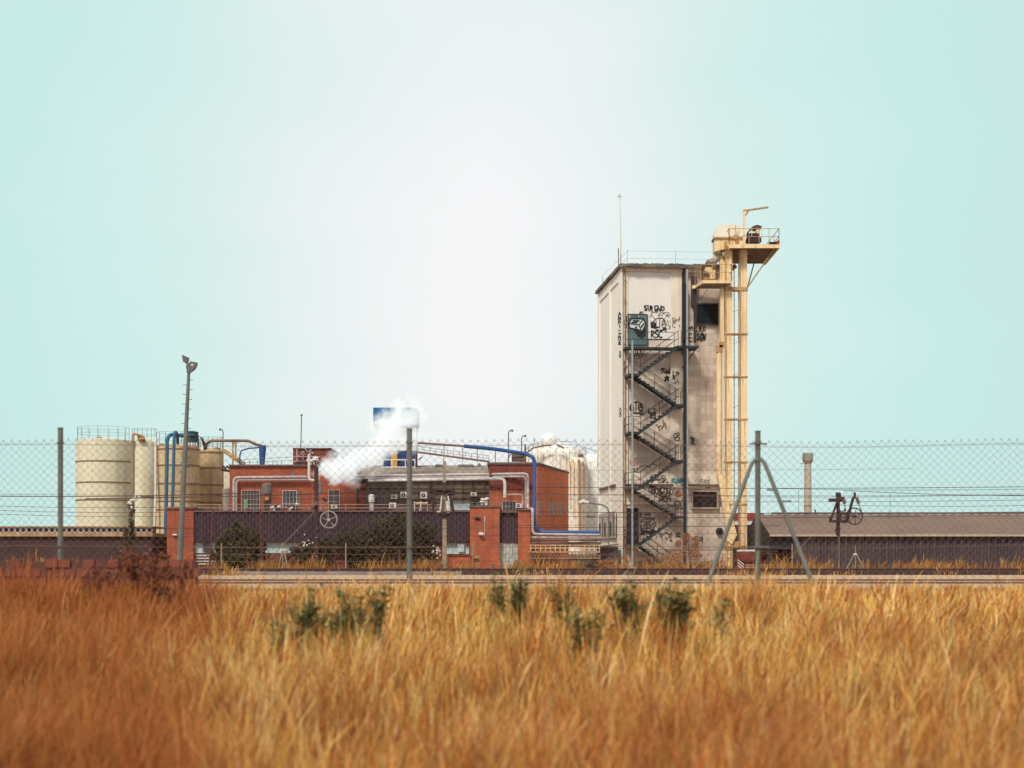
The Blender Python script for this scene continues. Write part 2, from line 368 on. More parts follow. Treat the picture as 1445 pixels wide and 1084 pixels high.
# ---- graffiti -----------------------------------------------------------------
GL = {'A': [[(0, 1), (.5, 0), (1, 1)], [(.2, .62), (.8, .62)]], 'B': [[(0, 1), (0, 0), (.8, .1), (.8, .4), (.1, .5), (.95, .6), (.9, .95), (0, 1)]],
 'C': [[(1, .1), (.5, 0), (.05, .4), (.1, .85), (.6, 1), (1, .85)]], 'E': [[(1, 0), (0, 0), (0, 1), (1, 1)], [(0, .5), (.8, .5)]],
 'F': [[(1, 0), (0, 0), (0, 1)], [(0, .5), (.8, .5)]], 'G': [[(1, .1), (.4, 0), (0, .5), (.3, 1), (1, .9), (1, .5), (.6, .5)]],
 'I': [[(.5, 0), (.5, 1)]], 'K': [[(0, 0), (0, 1)], [(1, 0), (.1, .5), (1, 1)]], 'L': [[(0, 0), (0, 1), (1, 1)]],
 'M': [[(0, 1), (.1, 0), (.5, .6), (.9, 0), (1, 1)]], 'N': [[(0, 1), (0, 0), (1, 1), (1, 0)]], 'O': [[(.5, 0), (.05, .3), (.1, .85), (.5, 1), (.95, .7), (.9, .15), (.5, 0)]],
 'P': [[(0, 1), (0, 0), (.9, .1), (.9, .45), (0, .55)]], 'R': [[(0, 1), (0, 0), (.9, .1), (.85, .45), (0, .55), (1, 1)]],
 'S': [[(1, .05), (.3, 0), (.05, .3), (.9, .6), (.8, .95), (0, 1)]], 'T': [[(0, 0), (1, 0)], [(.5, 0), (.5, 1)]], 'U': [[(0, 0), (.05, .9), (.5, 1), (.95, .9), (1, 0)]],
 'W': [[(0, 0), (.25, 1), (.5, .4), (.75, 1), (1, 0)]], 'X': [[(0, 0), (1, 1)], [(1, 0), (0, 1)]], 'Z': [[(0, 0), (1, 0), (0, 1), (1, 1)]],
 '8': [[(.5, .5), (.1, .25), (.5, 0), (.9, .25), (.5, .5), (.05, .75), (.5, 1), (.95, .75), (.5, .5)]], '9': [[(.9, .4), (.4, .5), (.1, .2), (.5, 0), (.9, .1), (.9, 1)]],
 '3': [[(0, 0), (.9, .1), (.4, .45), (.95, .7), (.5, 1), (0, .95)]], '-': [[(.1, .5), (.9, .5)]], 'w': [[(0, .2), (.1, .95), (.45, .9), (.5, .3), (.55, .95), (.95, .9), (1, .1)]],
 'l': [[(.5, -.3), (.5, 1)]], 'e': [[(.1, .6), (.95, .5), (.7, .1), (.2, .2), (.05, .7), (.4, 1), (1, .9)]], 'i': [[(.5, .1), (.5, 1)]], 'u': [[(0, .1), (.1, .9), (.8, .95), (.9, .1), (1, 1)]]}
def paint(strokes, w, m, surf=-.0, name='graffiti'):
    mb = MB()
    for k, s in enumerate(strokes): mb.strip([TP(x, y, surf) for x, y in s], w, NT, .012+.004*(k % 5))
    return mb
def word(t, x0, y0, x1, y1, jit=.12, slant=.0, gap=.2):
    rnd = random.Random(t+str(x0)); out = []; n = len(t); cw = (x1-x0)/(n+gap*(n-1))
    for i, ch in enumerate(t):
        if ch == ' ': continue
        ox = x0+i*cw*(1+gap); dy = rnd.uniform(-1, 1)*(y1-y0)*jit*.6
        for s in GL[ch]:
            out.append([(ox+(a+rnd.uniform(-jit, jit)*.6)*cw-slant*(b-.5)*cw, y0+dy+(b+rnd.uniform(-jit, jit)*.5)*(y1-y0)) for a, b in s])
    return out
def vword(t, x, y0, y1, w):
    n = len(t); h = (y1-y0)/(n*1.25); out = []
    for i, ch in enumerate(t): out += word(ch, x-w/2, y0+i*1.25*h, x+w/2, y0+i*1.25*h+h, .12)
    return out
def ring(cx, cy, rx, ry, n=16, a0=0, a1=360):
    return [[(cx+rx*math.cos(R(a0+(a1-a0)*i/n)), cy+ry*math.sin(R(a0+(a1-a0)*i/n))) for i in range(n+1)]]
def scrib(x0, y0, x1, y1, n, seed):
    r = random.Random(seed); o = []
    for k in range(n):
        x = r.uniform(x0, x1); y = r.uniform(y0, y1); s = [(x, y)]; a = r.uniform(0, 6.3)
        for j in range(r.randint(4, 8)):
            a += r.uniform(-1.3, 1.3); q = r.uniform(1.0, 2.2); x = min(max(x+q*math.cos(a), x0), x1); y = min(max(y+q*math.sin(a), y0), y1); s.append((x, y))
        o.append(s)
    return o
G = []
def graf(strokes, w, m, surf): G.append((paint(strokes, w, m, surf), m))
graf(word('SIM', 909, 431.5, 920, 438.5, .22)+word('ENO', 924, 431.5, 937, 438.5, .25), .075, BLACK, .058)
graf(word('SIM', 909.4, 432, 920.4, 438.8, .3), .05, BLACK, .058)
graf(scrib(897, 440, 908, 442.5, 3, 5), .035, BLACK, .058)
graf(ring(930.5, 457.5, 9.5, 8.6)+word('wile', 918.5, 451, 938, 463, .03), .052, BLACK, .058)
graf([[(919, 456), (919.6, 462), (924, 462.5), (924.2, 456), (925, 462), (929, 462)]], .12, BLACK, .058)
graf(word('RSC', 919, 467, 934, 476.5, .08)+[[(932, 467), (938, 464.5), (940, 468)], [(936, 465.5), (940.5, 463.5)]], .08, BLACK, .058)
graf(scrib(917, 441, 944, 450, 12, 6)+scrib(936, 444, 946, 464, 7, 9), .035, FADE, .058)
graf(scrib(949, 447, 959, 462, 9, 10), .04, FADE, 0)
graf(word('3EO', 985, 461, 995, 468, .2), .06, BLACK, .138); graf(word('SOW', 983.5, 471.5, 996, 482, .25), .06, BLACK, .138)
graf(scrib(984, 472, 994, 482, 6, 21)+word('AM', 971.5, 461, 977.5, 465, .1)+word('E', 972.5, 470, 976.5, 481, .2), .05, BLACK, .138)
graf(vword('ABPI-ZO8', 874.2, 441, 488, 3.6), .07, BLACK, -.0); graf(vword('SPE', 882.8, 446, 463, 2.4), .09, BLACK, -.03)
graf(vword('SUZ', 875, 496, 506, 2.6), .045, BLACK, 0); graf(vword('SUAZ', 875.2, 576, 589, 2.5), .045, BLACK, 0)
graf(word('RAZU', 894, 494, 908, 503, .3), .045, BLACK, .14)
graf(scrib(933, 519, 946, 527, 10, 31)+word('SRD', 933, 520, 946, 527, .1) if 'D' in GL else scrib(933, 519, 946, 527, 14, 31), .05, BLACK, .138)
graf([[(938, 538), (941, 530.5), (943.5, 537.5), (938.5, 533), (944, 532.5), (938, 538)]], .11, BLACK, .138)
graf(scrib(949.5, 524, 958, 541, 9, 32)+ring(955, 526, 1.4, 1.6), .045, BLACK, -.0)
graf(ring(898, 575.5, 9.3, 8.2)+word('ule', 889.5, 570, 905, 580, .05)+[[(890, 585), (894, 582.5), (900, 582.6), (905, 585)], [(903, 583.5), (908.5, 586)], [(905, 586), (907.5, 582)]], .075, BLACK, .138)
graf(scrib(915, 577, 925, 590, 11, 33), .05, BLACK, .138); graf([[(926, 599), (929, 603), (933, 601), (929, 603), (931, 608)], [(935, 592), (937, 600), (933, 606)], [(938, 596), (940, 605)]], .06, BLACK, .138)
graf(ring(953, 615, 2.4, 3.4)+ring(957, 613, 1.5, 2.2)+ring(955.5, 619.5, 3.5, 2.6), .05, BLACK, 0)
graf(word('ZE', 974, 618, 981, 627, .3)+scrib(974, 617, 981, 628, 3, 44), .05, BLACK, .138)
graf(ring(894.5, 652, 5.2, 5.2)+[[(891, 656), (892, 650), (894, 649), (894.5, 656)], [(896, 648), (896, 655), (899, 652)]], .05, RSPRAY, .138)
graf(word('OUT', 893, 661, 901, 666, .1), .045, BLACK, .138); graf(ring(910, 661, 8, 4, 12, 180, 360)+ring(922, 660, 6, 5, 12, 180, 330), .045, BLACK, .138)
graf(scrib(918, 671, 943, 681, 12, 51)+[[(920+i*3, 680-((i*7) % 5)) for i in range(8)]], .045, BLACK, .048)
graf(word('KUNG', 948.5, 675.5, 963, 681.5, .12, .2), .085, TSPRAY, -.001)
r_ = []
for i in range(8): r_ += ring(918+i*4.2, 691+((i*5) % 4), 2.6, 4.2-(i % 3)*.5)
graf(r_+scrib(917, 686, 949, 701, 20, 52), .05, BLACK, .028)
graf(word('COX', 951, 686.5, 960, 690.5, .15)+scrib(951, 686, 960, 690, 2, 3), .05, BLACK, .028)
graf(ring(957, 697, 4.1, 4.3)+[[(954, 700), (955.5, 694), (957, 700)], [(957.5, 693), (958, 699), (960.5, 698)]], .075, RSPRAY, .028)
graf(word('FUCK', 987.5, 677, 1002, 682, .08), .045, FADE, -.001); graf(word('PORCORO', 986, 687.5, 1007, 691.5, .1), .05, FADE, .028)
graf(vword('LEER', 1018.5, 695, 712, 3), .08, BLACK, .028)
cube = [(904, 735.5), (909, 729.8), (922, 731), (925.5, 741), (919.5, 748), (917.5, 745.5), (905, 746)]
graf([cube+[cube[0]], [(904, 735.5), (917, 737.5), (922, 731)], [(917, 737.5), (917.5, 745.5)], [(908.5, 733), (917, 734.2)], [(910, 731.3), (919, 732.3)], [(919.5, 741), (923, 738)]]+ring(913, 742.8, 4.4, 3.2)+ring(913, 743, 1.3, 1.2), .05, BLACK, .138)
graf([[(906, 748.5), (915, 752), (923, 748.5)], [(910, 749.5), (920, 753)]], .2, BLACK, .138)
graf(ring(904.5, 727.5, 1.5, 2.6)+ring(911, 725.5, 1.9, 1.9)+ring(916, 726.5, 1.8, 1.8), .06, BLACK, .138)
graf([[(904, 742), (905.5, 751)], [(903.5, 752), (908, 752.5)], [(903, 754), (909, 754)]], .12, BLACK, .138)
graf(scrib(925, 746, 942, 760, 12, 61), .04, FADE, .138); graf(word('UC', 954, 752.5, 960, 758, .1), .07, BLACK, .138)
graf(ring(957, 767, 4, 4.2)+[[(954.5, 770), (956, 763.5), (957, 770)], [(958, 763), (958, 769), (960.5, 767)]], .06, RSPRAY, .138)
graf(word('NEK', 977, 757.5, 987.5, 763.5, .2, .2)+word('PSS', 978, 767, 985.5, 772, .15)+scrib(985, 758, 991, 766, 3, 62), .05, BLACK, .138)
graf(ring(902, 797, 4, 4)+ring(902, 797, 2, 2.4)+ring(903, 800, 9, 8, 12, 190, 350)+word('NO', 913, 791, 920, 797, .15), .05, FADE, .138)
graf(scrib(934, 752, 948, 764, 9, 71), .045, BLACK, .138); graf(scrib(905, 752, 920, 762, 7, 72), .04, BLACK, .138)
graf(word('SKE', 930, 700, 945, 707, .2)+scrib(930, 697, 948, 709, 6, 73), .05, BLACK, .028); graf(scrib(951, 703, 961, 716, 6, 74), .04, FADE, .03)
graf(scrib(890, 700, 903, 712, 6, 75), .035, FADE, .138); graf(scrib(925, 775, 950, 790, 10, 76), .04, FADE, .138)
for mb, m in G:
    k = m.name; mb.build('graffiti', m, tower, smooth=False, label={'black_spray': 'black spray paint lettering', 'faded_spray': 'faded grey lettering', 'red_spray': 'red ringed tags', 'turquoise_spray': 'turquoise lettering'}[k])
# box drawing on the upper door
def patch(pts, w, m, name='graffiti', lab=None):
    mb = MB(); mb.add([TP(x, y, w) for x, y in pts], [tuple(range(len(pts)))]); return mb
D = [(887, 456.5), (891, 449.6), (908, 450), (911.5, 458.5), (905.5, 468.8), (901, 465.5), (888.5, 463)]
mb = patch([(894, 465), (900, 461), (912, 464), (911, 474), (905.7, 478.5), (899.5, 474.5)], -.056, BLACK)
mb.strip([TP(x, y, -.062) for x, y in D+[D[0]]], .10, NT, .012)
mb.strip([TP(x, y, -.062) for x, y in [(887, 456.5), (901.5, 458.6), (908, 450)]], .07, NT, .012)
mb.strip([TP(x, y, -.062) for x, y in [(901.5, 458.6), (905.5, 468.8)]], .07, NT, .013)
for s in ([(891.5, 455), (899, 455.4)], [(893.5, 452.5), (902, 453)], [(904.5, 462), (908.5, 457)], [(896.5, 461.5), (898.5, 462.5)]): mb.strip([TP(x, y, -.062) for x, y in s], .10, NT, .014)
mb.build('graffiti', BLACK, tower, smooth=False, label='black outline of a drawn box on the upper door')
mb = patch(D, -.062, WSPRAY); mb.strip([TP(886.8+1, 445.5, -.055), TP(889.5, 448, -.055)], .05, NT).strip([TP(901, 445, -.055), TP(901.6, 447, -.055)], .04, NT)
mb.build('graffiti', WSPRAY, tower, smooth=False, label='white painted box on the upper door')

# ================================================================== outside staircase
st = thing('steel_staircase', 'dark teal zigzag steel staircase climbing the front of the graffiti tower', 'staircase', tuple(TW(0.3, -2.1, 0)), TH)
WN, WF = -1.9, -.95                      # near lane and far lane in front of the wall
LAN_L = [527, 609, 688, 768]; LAN_R = [488, 570, 649, 728]
def flight(pxa, pya, pxb, pyb, w0, w1):
    """from lower end a to upper end b"""
    a0 = TP(pxa, pya, w0); b0 = TP(pxb, pyb, w0); ua, za = TU(pxa, pya, w0); ub, zb = TU(pxb, pyb, w0)
    f = MB()
    for w in (w0, w1):
        A = TW(ua, w, za); B = TW(ub, w, zb)
        f.hexa([A+Vector((0, 0, -.15)), B+Vector((0, 0, -.15)), B+Vector((0, .045, -.15)), A+Vector((0, .045, -.15)), A+Vector((0, 0, .03)), B+Vector((0, 0, .03)), B+Vector((0, .045, .03)), A+Vector((0, .045, .03))])
    o = f.build('flight', TEAL, st)
    t = MB(); n = 10; sg = 1 if ub > ua else -1
    for i in range(n):
        k = (i+.5)/n; u = ua+(ub-ua)*k; z = za+(zb-za)*k+.02
        tbox(t, u-.13, u+.13, w0+.05, w1, z, z+.045)
        tbox(t, u+sg*.10, u+sg*.13, w0+.05, w1, z-.10, z)
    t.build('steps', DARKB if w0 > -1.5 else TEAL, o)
    r = MB()
    for w in (w0,):
        for h in (.5, 1.0): r.tube([TW(ua, w, za+h), TW(ub, w, zb+h)], .022 if h == 1 else .016, 5)
        for k in (.02, .5, .98): u = ua+(ub-ua)*k; z = za+(zb-za)*k; r.tube([TW(u, w, z), TW(u, w, z+1.0)], .022, 4)
    for h in (.55, 1.0): r.tube([TW(ua, w1-.02, za+h), TW(ub, w1-.02, zb+h)], .016, 4)
    r.build('handrail', DARK, o)
for i in range(4):
    flight(903, LAN_L[i], 958, LAN_R[i], WN, WN+.85)
    if i < 3: flight(954, LAN_R[i+1], 893, LAN_L[i]+2, WF, WF+.8)
flight(952, 806, 903, 770, WF, WF+.8)
def landing(px0, px1, py, w0, w1, rails=True):
    u0, z = TU(px0, py, w0); u1, _ = TU(px1, py, w0); m = MB()
    tbox(m, u0, u1, w0, w1, z-.16, z)
    o = m.build('landing', TEAL, st); r = MB()
    side = u0 if px0 < 900 else u1
    for h in (.5, 1.0):
        r.tube([TW(u0, w0, z+h), TW(u1, w0, z+h)], .02, 5); r.tube([TW(side, w0, z+h), TW(side, w1, z+h)], .02, 5)
    for u in (u0, u1): r.tube([TW(u, w0, z), TW(u, w0, z+1)], .022, 4)
    r.tube([TW(side, w1, z), TW(side, w1, z+1)], .022, 4)
    r.build('handrail', DARK, o)
for y in LAN_L: landing(887, 904, y, WN-.05, -.02)
for y in LAN_R[1:]: landing(954, 968, y, WN-.05, -.02)
m = MB(); u0, z = TU(885, 487, WN); u1, _ = TU(986, 487, WN)
ua, _ = TU(955, 487, WN); tbox(m, u0, ua, WF, -.07, z-.14, z); tbox(m, ua, u1, WN-.05, -.04, z-.14, z)
o = m.build('landing', TEAL, st, label='long top landing in front of the door'); r = MB()
for h in (.5, 1.0):
    r.tube([TW(u0, WF, z+h), TW(ua, WF, z+h)], .02, 5); r.tube([TW(ua+.3, WN, z+h), TW(u1, WN, z+h)], .02, 5); r.tube([TW(u1, WN, z+h), TW(u1, -.05, z+h)], .02, 5)
for u, w in ((u0, WF), (u0+1.5, WF), (ua, WF), (ua+.3, WN), (u1, WN)): r.tube([TW(u, w, z), TW(u, w, z+1)], .022, 4)
r.tube([TW(u1-.1, WN, z-.1), TW(ua+.7, -.05, z-1.3)], .03, 4)
r.build('handrail', DARK, o)
m = MB(); tpb(m, 964.7, 968.4, 487, 805, -1.99, -1.80); m.build('column', DARKB, st)
m = MB(); tpb(m, 968.6, 971, 380, 806, -1.9, -1.78); m.build('column', TEALL, st, label='pale teal column rising above the top landing')
m = MB(); tpb(m, 891.3, 893.6, 480, 806, -2.15, -2.03); m.build('column', TEALL, st, label='slim pale column at the left landings')
m = MB(); tpb(m, 964, 968.3, 400, 480, -.5, -.1); m.build('cable_tray', DARKB, st)

# ================================================================== cream bucket elevator beside the tower
YE = 120.6
el = thing('bucket_elevator', 'tall cream steel bucket elevator with two legs and a rounded head', 'elevator', (PX(1040, YE), YE, 0))
def EB(*a, m=CREAM, name='leg', par=None, d=.45, Y=YE, lab=None):
    mb = MB()
    for t in a: mb.pb(*t, Y, d)
    return mb.build(name, m, par or el, label=lab)
EB((1024, 1033.5, 352, 808)); EB((1044.3, 1054.3, 352, 808), d=.5)
m = MB(); m.tube([P(1036, 352, YE+.4), P(1036, 808, YE+.4)], .03, 4); m.tube([P(1042, 352, YE+.4), P(1042, 808, YE+.4)], .03, 4)
for i in range(56): y = 800-i*8.0; m.tube([P(1034.5, y, YE+.42), P(1037.5, y-.8, YE+.42)], .012, 4)
for i in range(8): y = 440+i*45; m.tube([P(1034, y, YE+.2), P(1044, y-3, YE+.2)], .02, 4)
m.build('ladder', CREAMD, el)
for y, h in ((405, 5), (470, 2), (530.5, 2), (590.5, 2), (651, 2), (710.5, 2), (770, 3)):
    EB((1023, 1055.5, y, y+h), m=CREAMD, name='collar', d=.62, Y=YE-.06)
m = MB(); m.pb(1024.5, 1034, 405, 411, YE+.7, .1); 
EB((1016.5, 1021.5, 408, 482), name='chute', d=.3, lab='upper straight chute')
EB((1015.5, 1022.5, 482, 490), (1011.2, 1020, 487, 497), name='chute_joint', m=CREAMD, d=.34)
m = MB(); m.tube([P(1015, 497, YE+.2), P(1015, 668, YE+.2)], .19, 10); m.tube([P(1015, 668, YE+.2), P(1017.5, 684, YE+.2)], .2, 10); m.build('chute', CREAM, el, label='long round chute')
m = MB(); m.prism([P(1014, 676, YE-.1), P(1024, 668, YE-.1), P(1026, 700, YE-.1), P(1040, 755, YE-.1), P(1033, 768, YE-.1), P(1026, 763, YE-.1), P(1024, 745, YE-.1), P(1018, 702, YE-.1)], (0, 0, 0), (0, .45, 0)); m.build('chute', CREAM, el, label='slanting lower chute')
EB((1023.2, 1025.2, 352, 770), (1043.6, 1045.2, 352, 770), m=CREAMD, name='edge_angle', d=.05, Y=YE-.035)
EB((1030, 1043, 764, 775), m=CREAMD, name='boot', d=.6, Y=YE+.02)
m = MB()
for a in (1026.5, 1031, 1046.5, 1051.5): m.tube([P(a, 740 if a < 1040 else 775, YE-.03), P(a, 806, YE-.03)], .035, 4)
for k in range(3): m.pb(1023.5, 1034, 775+k*12, 776.2+k*12, YE-.04, .04); m.pb(1044, 1055, 778+k*12, 779.2+k*12, YE-.04, .04)
m.build('boot_flange', CREAMD, el)
RUN = mat('rust_run', (.46, .25, .11), (.62, .42, .22), 3, .9, dirt=.5)
rnd = random.Random(77)
for y in (360, 410, 472, 533, 593, 653, 713):
    m = MB()
    for xa_, xb_ in ((1025.5, 1033), (1045.5, 1053.5)):
        for q in range(rnd.randint(1, 3)):
            x = rnd.uniform(xa_, xb_); h = rnd.uniform(6, 34); w_ = rnd.uniform(.25, .7)
            m.prism([P(x-w_, y+2, YE-.006), P(x+w_, y+2, YE-.006), P(x+w_*.2, y+h, YE-.006), P(x-w_*.2, y+h, YE-.006)], (0, 0, 0), (0, .004, 0))
    m.build('rust_stain', RUN, el)
# upper deck: near edge (1030..1100, 345) , far edge lower
def deck(pts, zt, th, nm, lab):   # pts (px,py,Y) corners of top surface
    q = [Vector(P(*p)) for p in pts]; z = sum(v.z for v in q)/len(q)
    for v in q: v.z = zt
    m = MB().prism([v-Vector((0, 0, th)) for v in q], (0, 0, 0), (0, 0, th)); return m
zt = PZ(345, 119.6)
x0, x1 = PX(1029, 119.6), PX(1100.5, 119.6)
m = MB().box(x0, x1, 119.6, 119.7, zt-.24, zt).box(x1-.1, x1, 119.7, 126.4, zt-.24, zt).box(x0, x0+.1, 119.7, 124.0, zt-.24, zt).box(x0+.1, x1-.1, 119.7, 126.4, zt-.05, zt-.01)
dk = m.build('platform', CREAM, el, label='upper service platform')
m = MB()
for i in range(7): m.box(x0+.1, x1-.1, 120.2+i*.95, 120.3+i*.95, zt-.22, zt-.06)
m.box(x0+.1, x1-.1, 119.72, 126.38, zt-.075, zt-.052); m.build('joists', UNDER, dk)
m = MB()
def rail(m, a, b, n, h=1.05, r=.022):
    a = Vector(a); b = Vector(b)
    for k in (.5, 1): m.tube([a+Vector((0, 0, h*k)), b+Vector((0, 0, h*k))], r, 4)
    for i in range(n+1): c = a.lerp(b, i/n); m.tube([c, c+Vector((0, 0, h))], r, 4)
rail(m, (x0, 119.65, zt), (x1-.05, 119.65, zt), 5); rail(m, (x1-.05, 119.65, zt), (x1-.05, 126.3, zt), 3); rail(m, (x0, 119.65, zt), (x0-.0, 123.6, zt), 1)
m.build('guard_rail', CREAMD, dk)
# struts under deck
m = MB(); m.tube([P(1055, 405, YE+.2), (x1-.3, 119.9, zt-.2)], .05, 5); m.tube([P(1055, 405, YE+.2), (x1-.9, 125.5, zt-.2)], .045, 5); m.build('strut', CREAMD, el)
# head housing
hx0, hx1 = PX(1007, 120.9), PX(1049, 120.9); hz = PZ(336, 120.9)
m = MB(); n = 18
pr = []
for i in range(n+1):
    a = math.pi*i/n; cx_ = (hx0+hx1)/2; rx = (hx1-hx0)/2
    c_, s_ = math.cos(a), math.sin(a); e = .62
    pr.append((cx_-rx*math.copysign(abs(c_)**e, c_), 120.5, hz+.85*abs(s_)**.62))
m.prism(pr, (0, 0, 0), (0, 1.3, 0)); m.build('head_cover', mat('pale_cover', (.82, .80, .70), (.76, .73, .62), .8, .6, streak=.25), el)
m = MB().box(hx0-.05, hx1+.05, 120.4, 121.9, hz-.12, hz-.002).build('flange', CREAMD, el)
m = MB().prism([P(1008.5, 337.5, 120.5), P(1048, 337.5, 120.5), P(1048, 349, 120.5), P(1034, 350, 120.5), P(1020, 352, 120.5), P(1008.5, 355, 120.5)], (0, 0, 0), (0, 1.3, 0)).build('head_housing', CREAM, el)
m = MB(); m.tube([P(1013.5, 353, 121), P(1013.5, 361, 121)], .3, 10); m.tube([P(1013.5, 361, 121), P(1004, 373, 121), P(1000.5, 384, 121)], [.24, .26, .3], 10); m.build('discharge_spout', mat('spout_grey', (.42, .37, .30), (.3, .25, .2), 1.5, .6, dirt=.4), el)
m = MB(); m.tube([P(1014, 358, 121.1), P(1019.5, 372, 121.1), P(1020, 406, 121.1)], .2, 10); m.build('spout', CREAM, el)
m = MB()
for a, b in ((1004, 366), (1001, 371), (1013, 356), (1020, 350)): MB().tube([P(a-3, b, 120.6), P(a+3, b, 120.6)], .05, 6).build('bolt_flange', CREAMD, el)
m.tube([P(1024, 341, 120.2), P(1024, 352, 120.2)], .12, 8); m.build('inspection_tube', CREAMD, el); m = MB(); m.tube([P(1037.5, 318, 120.2), P(1037.5, 337, 120.2)], .03, 5); m.pb(1036, 1041, 331, 337, 120.2, .25)
m.build('sensor_box', CREAMD, el)
# davit crane
m = MB(); m.pb(1048.7, 1051.6, 296, 345, 119.95, .13)
dv = m.build('davit', CREAM, el)
m = MB(); m.tube([P(1048.5, 297.5, 120), P(1056, 296.5, 120), P(1083.5, 292.5, 120)], .07, 5); m.tube([P(1051, 305, 120), P(1056, 298, 120)], .06, 5); m.tube([P(1082.5, 292, 120), P(1082.5, 294, 120)], .09, 6); m.build('davit_arm', CREAMD, dv)
# motor under hood
m = MB(); m.pb(1054.5, 1074.5, 335, 341, 120.4, .9); m.pb(1060, 1072, 329, 335, 120.5, .6); m.pb(1054.5, 1060, 329, 335, 120.6, .5)
mo = m.build('motor', DARK, el)
m = MB(); c = Vector(P(1069.5, 326.5, 120.3)); m.tube([c, c+Vector((0, .3, 0))], .15, 12); m.build('fan_wheel', CREAM, mo)
m = MB(); m.prism([P(1056, 325.5, 120.3), P(1061, 320, 120.3), P(1068, 317, 120.3), P(1075.5, 319, 120.3), P(1074, 322.5, 120.3), P(1068, 323.2, 120.3), P(1061.5, 322, 120.3), P(1057, 326.5, 120.3)], (0, 0, 0), (0, 1, 0)); m.build('hood', SHEDC, mo)
m = MB(); m.pb(1060.4, 1061.4, 321, 333, 120.28, .03); m.pb(1074.3, 1075, 320, 341, 120.28, .03); m.build('hood_post', CREAM, mo)
m = MB(); m.pb(1085.5, 1096, 341.4, 344.8, 119.9, .5); m.build('drive_box', DARKB, el)
m = MB(); m.pb(1096.4, 1100, 339.5, 344.6, 119.9, .3); m.build('drive_box', mat('red_box', (.5, .07, .04), (.4, .06, .04), 3, .6), el, label='small red box on the far platform end')
# lower deck
Yl = 119.9; zt = PZ(395.5, Yl); x0, x1 = PX(991.5, Yl), PX(1032.5, Yl); xb = PX(979.5, 122.2)
fl = [(x0, Yl, zt), (x1, Yl, zt), (x1-.15, 122.1, zt), (x1-2.4, 122.1, zt), (xb+.05, 122.0, zt)]
m = MB().prism([(a, b, c-.2) for a, b, c in fl], (0, 0, 0), (0, 0, .2)); dk = m.build('platform', CREAM, el, label='lower service platform')
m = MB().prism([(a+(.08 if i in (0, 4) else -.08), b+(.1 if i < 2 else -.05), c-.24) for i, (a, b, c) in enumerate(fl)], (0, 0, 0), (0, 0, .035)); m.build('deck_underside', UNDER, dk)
m = MB(); rail(m, fl[0], fl[1], 3); rail(m, fl[0], fl[4], 3); rail(m, fl[1], fl[2], 2); m.build('guard_rail', CREAMD, dk)
m = MB(); m.pb(999, 1009.5, 381, 393, 120.4, .5); m.tube([P(1000, 378, 120.6), P(1000, 394, 120.6)], .25, 10); gb = m.build('gear_box', CREAM, el)
m = MB(); m.tube([P(996, 370, 120.7), P(1008, 376, 120.7)], .2, 8); m.tube([P(997, 384, 120.3), P(993, 390, 120.3)], .1, 6); m.tube([P(999.5, 386, 120.3), P(996, 388, 120.3)], .2, 8); m.build('coupling', mat('dark_fitting', (.2, .16, .13), (.1, .08, .07), 2, .6), gb)
m = MB(); m.tube([P(1000, 405, 121.9), P(984, 431, 121.95)], .02, 4); m.tube([P(986, 407, 121.5), P(983, 470, 121.9)], .018, 4)
m.build('cable', DARK, el)

# ================================================================== factory, left of the tower
def window(par, px0, px1, py0, py1, Y, nx, ny, glass=GLASSD, fr=FRAME, lab=None, fw=.9, bars=None, side=None):
    m = MB()
    m.pb(px0, px0+fw, py0, py1, Y-.07, .068).pb(px1-fw, px1, py0, py1, Y-.07, .068).pb(px0+fw, px1-fw, py0, py0+fw, Y-.07, .068).pb(px0+fw, px1-fw, py1-fw, py1, Y-.07, .068)
    for i in range(1, nx): x = px0+(px1-px0)*i/nx; m.pb(x-.22, x+.22, py0+fw, py1-fw, Y-.055, .04)
    for i in range(1, ny): y = py0+(py1-py0)*i/ny; m.pb(px0+fw, px1-fw, y-.2, y+.2, Y-.05, .03)
    w = m.build('window', fr, par, label=lab)
    MB().pb(px0+fw, px1-fw, py0+fw, py1-fw, Y-.016, .014).build('pane', glass, w)
    return w
WF_ = mat('white_frame', (.62, .60, .60), (.5, .46, .48), 2, .6)

# front range: long low building with purple cladding
YF = 108.0
fr = thing('front_range', 'long low building with dark purple corrugated cladding between red brick piers', 'building', (PX(450, YF), YF, 0))
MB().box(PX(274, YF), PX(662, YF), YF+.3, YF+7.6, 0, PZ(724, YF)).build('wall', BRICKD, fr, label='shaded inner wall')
m = MB(); m.pb(235.5, 273, 718, 800, YF-.1, 7); m.build('brick_pier', BRICK, fr, label='left brick end pier')
m = MB(); m.pb(234, 274, 715.5, 718, YF-.2, 7.2); m.pb(273.5, 663, 720.5, 722.5, YF-.12, 7.8); m.pb(662, 706, 714, 716.2, YF-.35, 6); m.pb(730.5, 750.5, 718.4, 720.2, YF-.4, 6); m.pb(705.5, 731, 720.5, 723.5, YF-.15, 6); m.build('coping', COPING, fr)
m = MB(); m.corr(PX(273.6, YF), PX(662.5, YF), YF, PZ(765, YF), PZ(722.6, YF), .19, .05, .12)
m.build('cladding', PURPLE, fr)
m = MB(); m.pb(663, 705, 716.3, 806, YF-.28, 6); m.build('brick_pier', BRICKO, fr, label='middle orange brick pier with a wall lamp')
m = MB(); m.pb(731, 748.5, 720.3, 806, YF-.3, 6); m.build('brick_pier', BRICKO, fr, label='narrow orange brick pier at the right end')
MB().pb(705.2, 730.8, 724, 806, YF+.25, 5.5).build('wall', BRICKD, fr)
MB().corr(PX(705.3, YF), PX(730.7, YF), YF+.1, PZ(766, YF), PZ(723.6, YF), .17, .05, .1).build('cladding', PURPLE, fr, label='narrow cladding panel over the white glazed door')
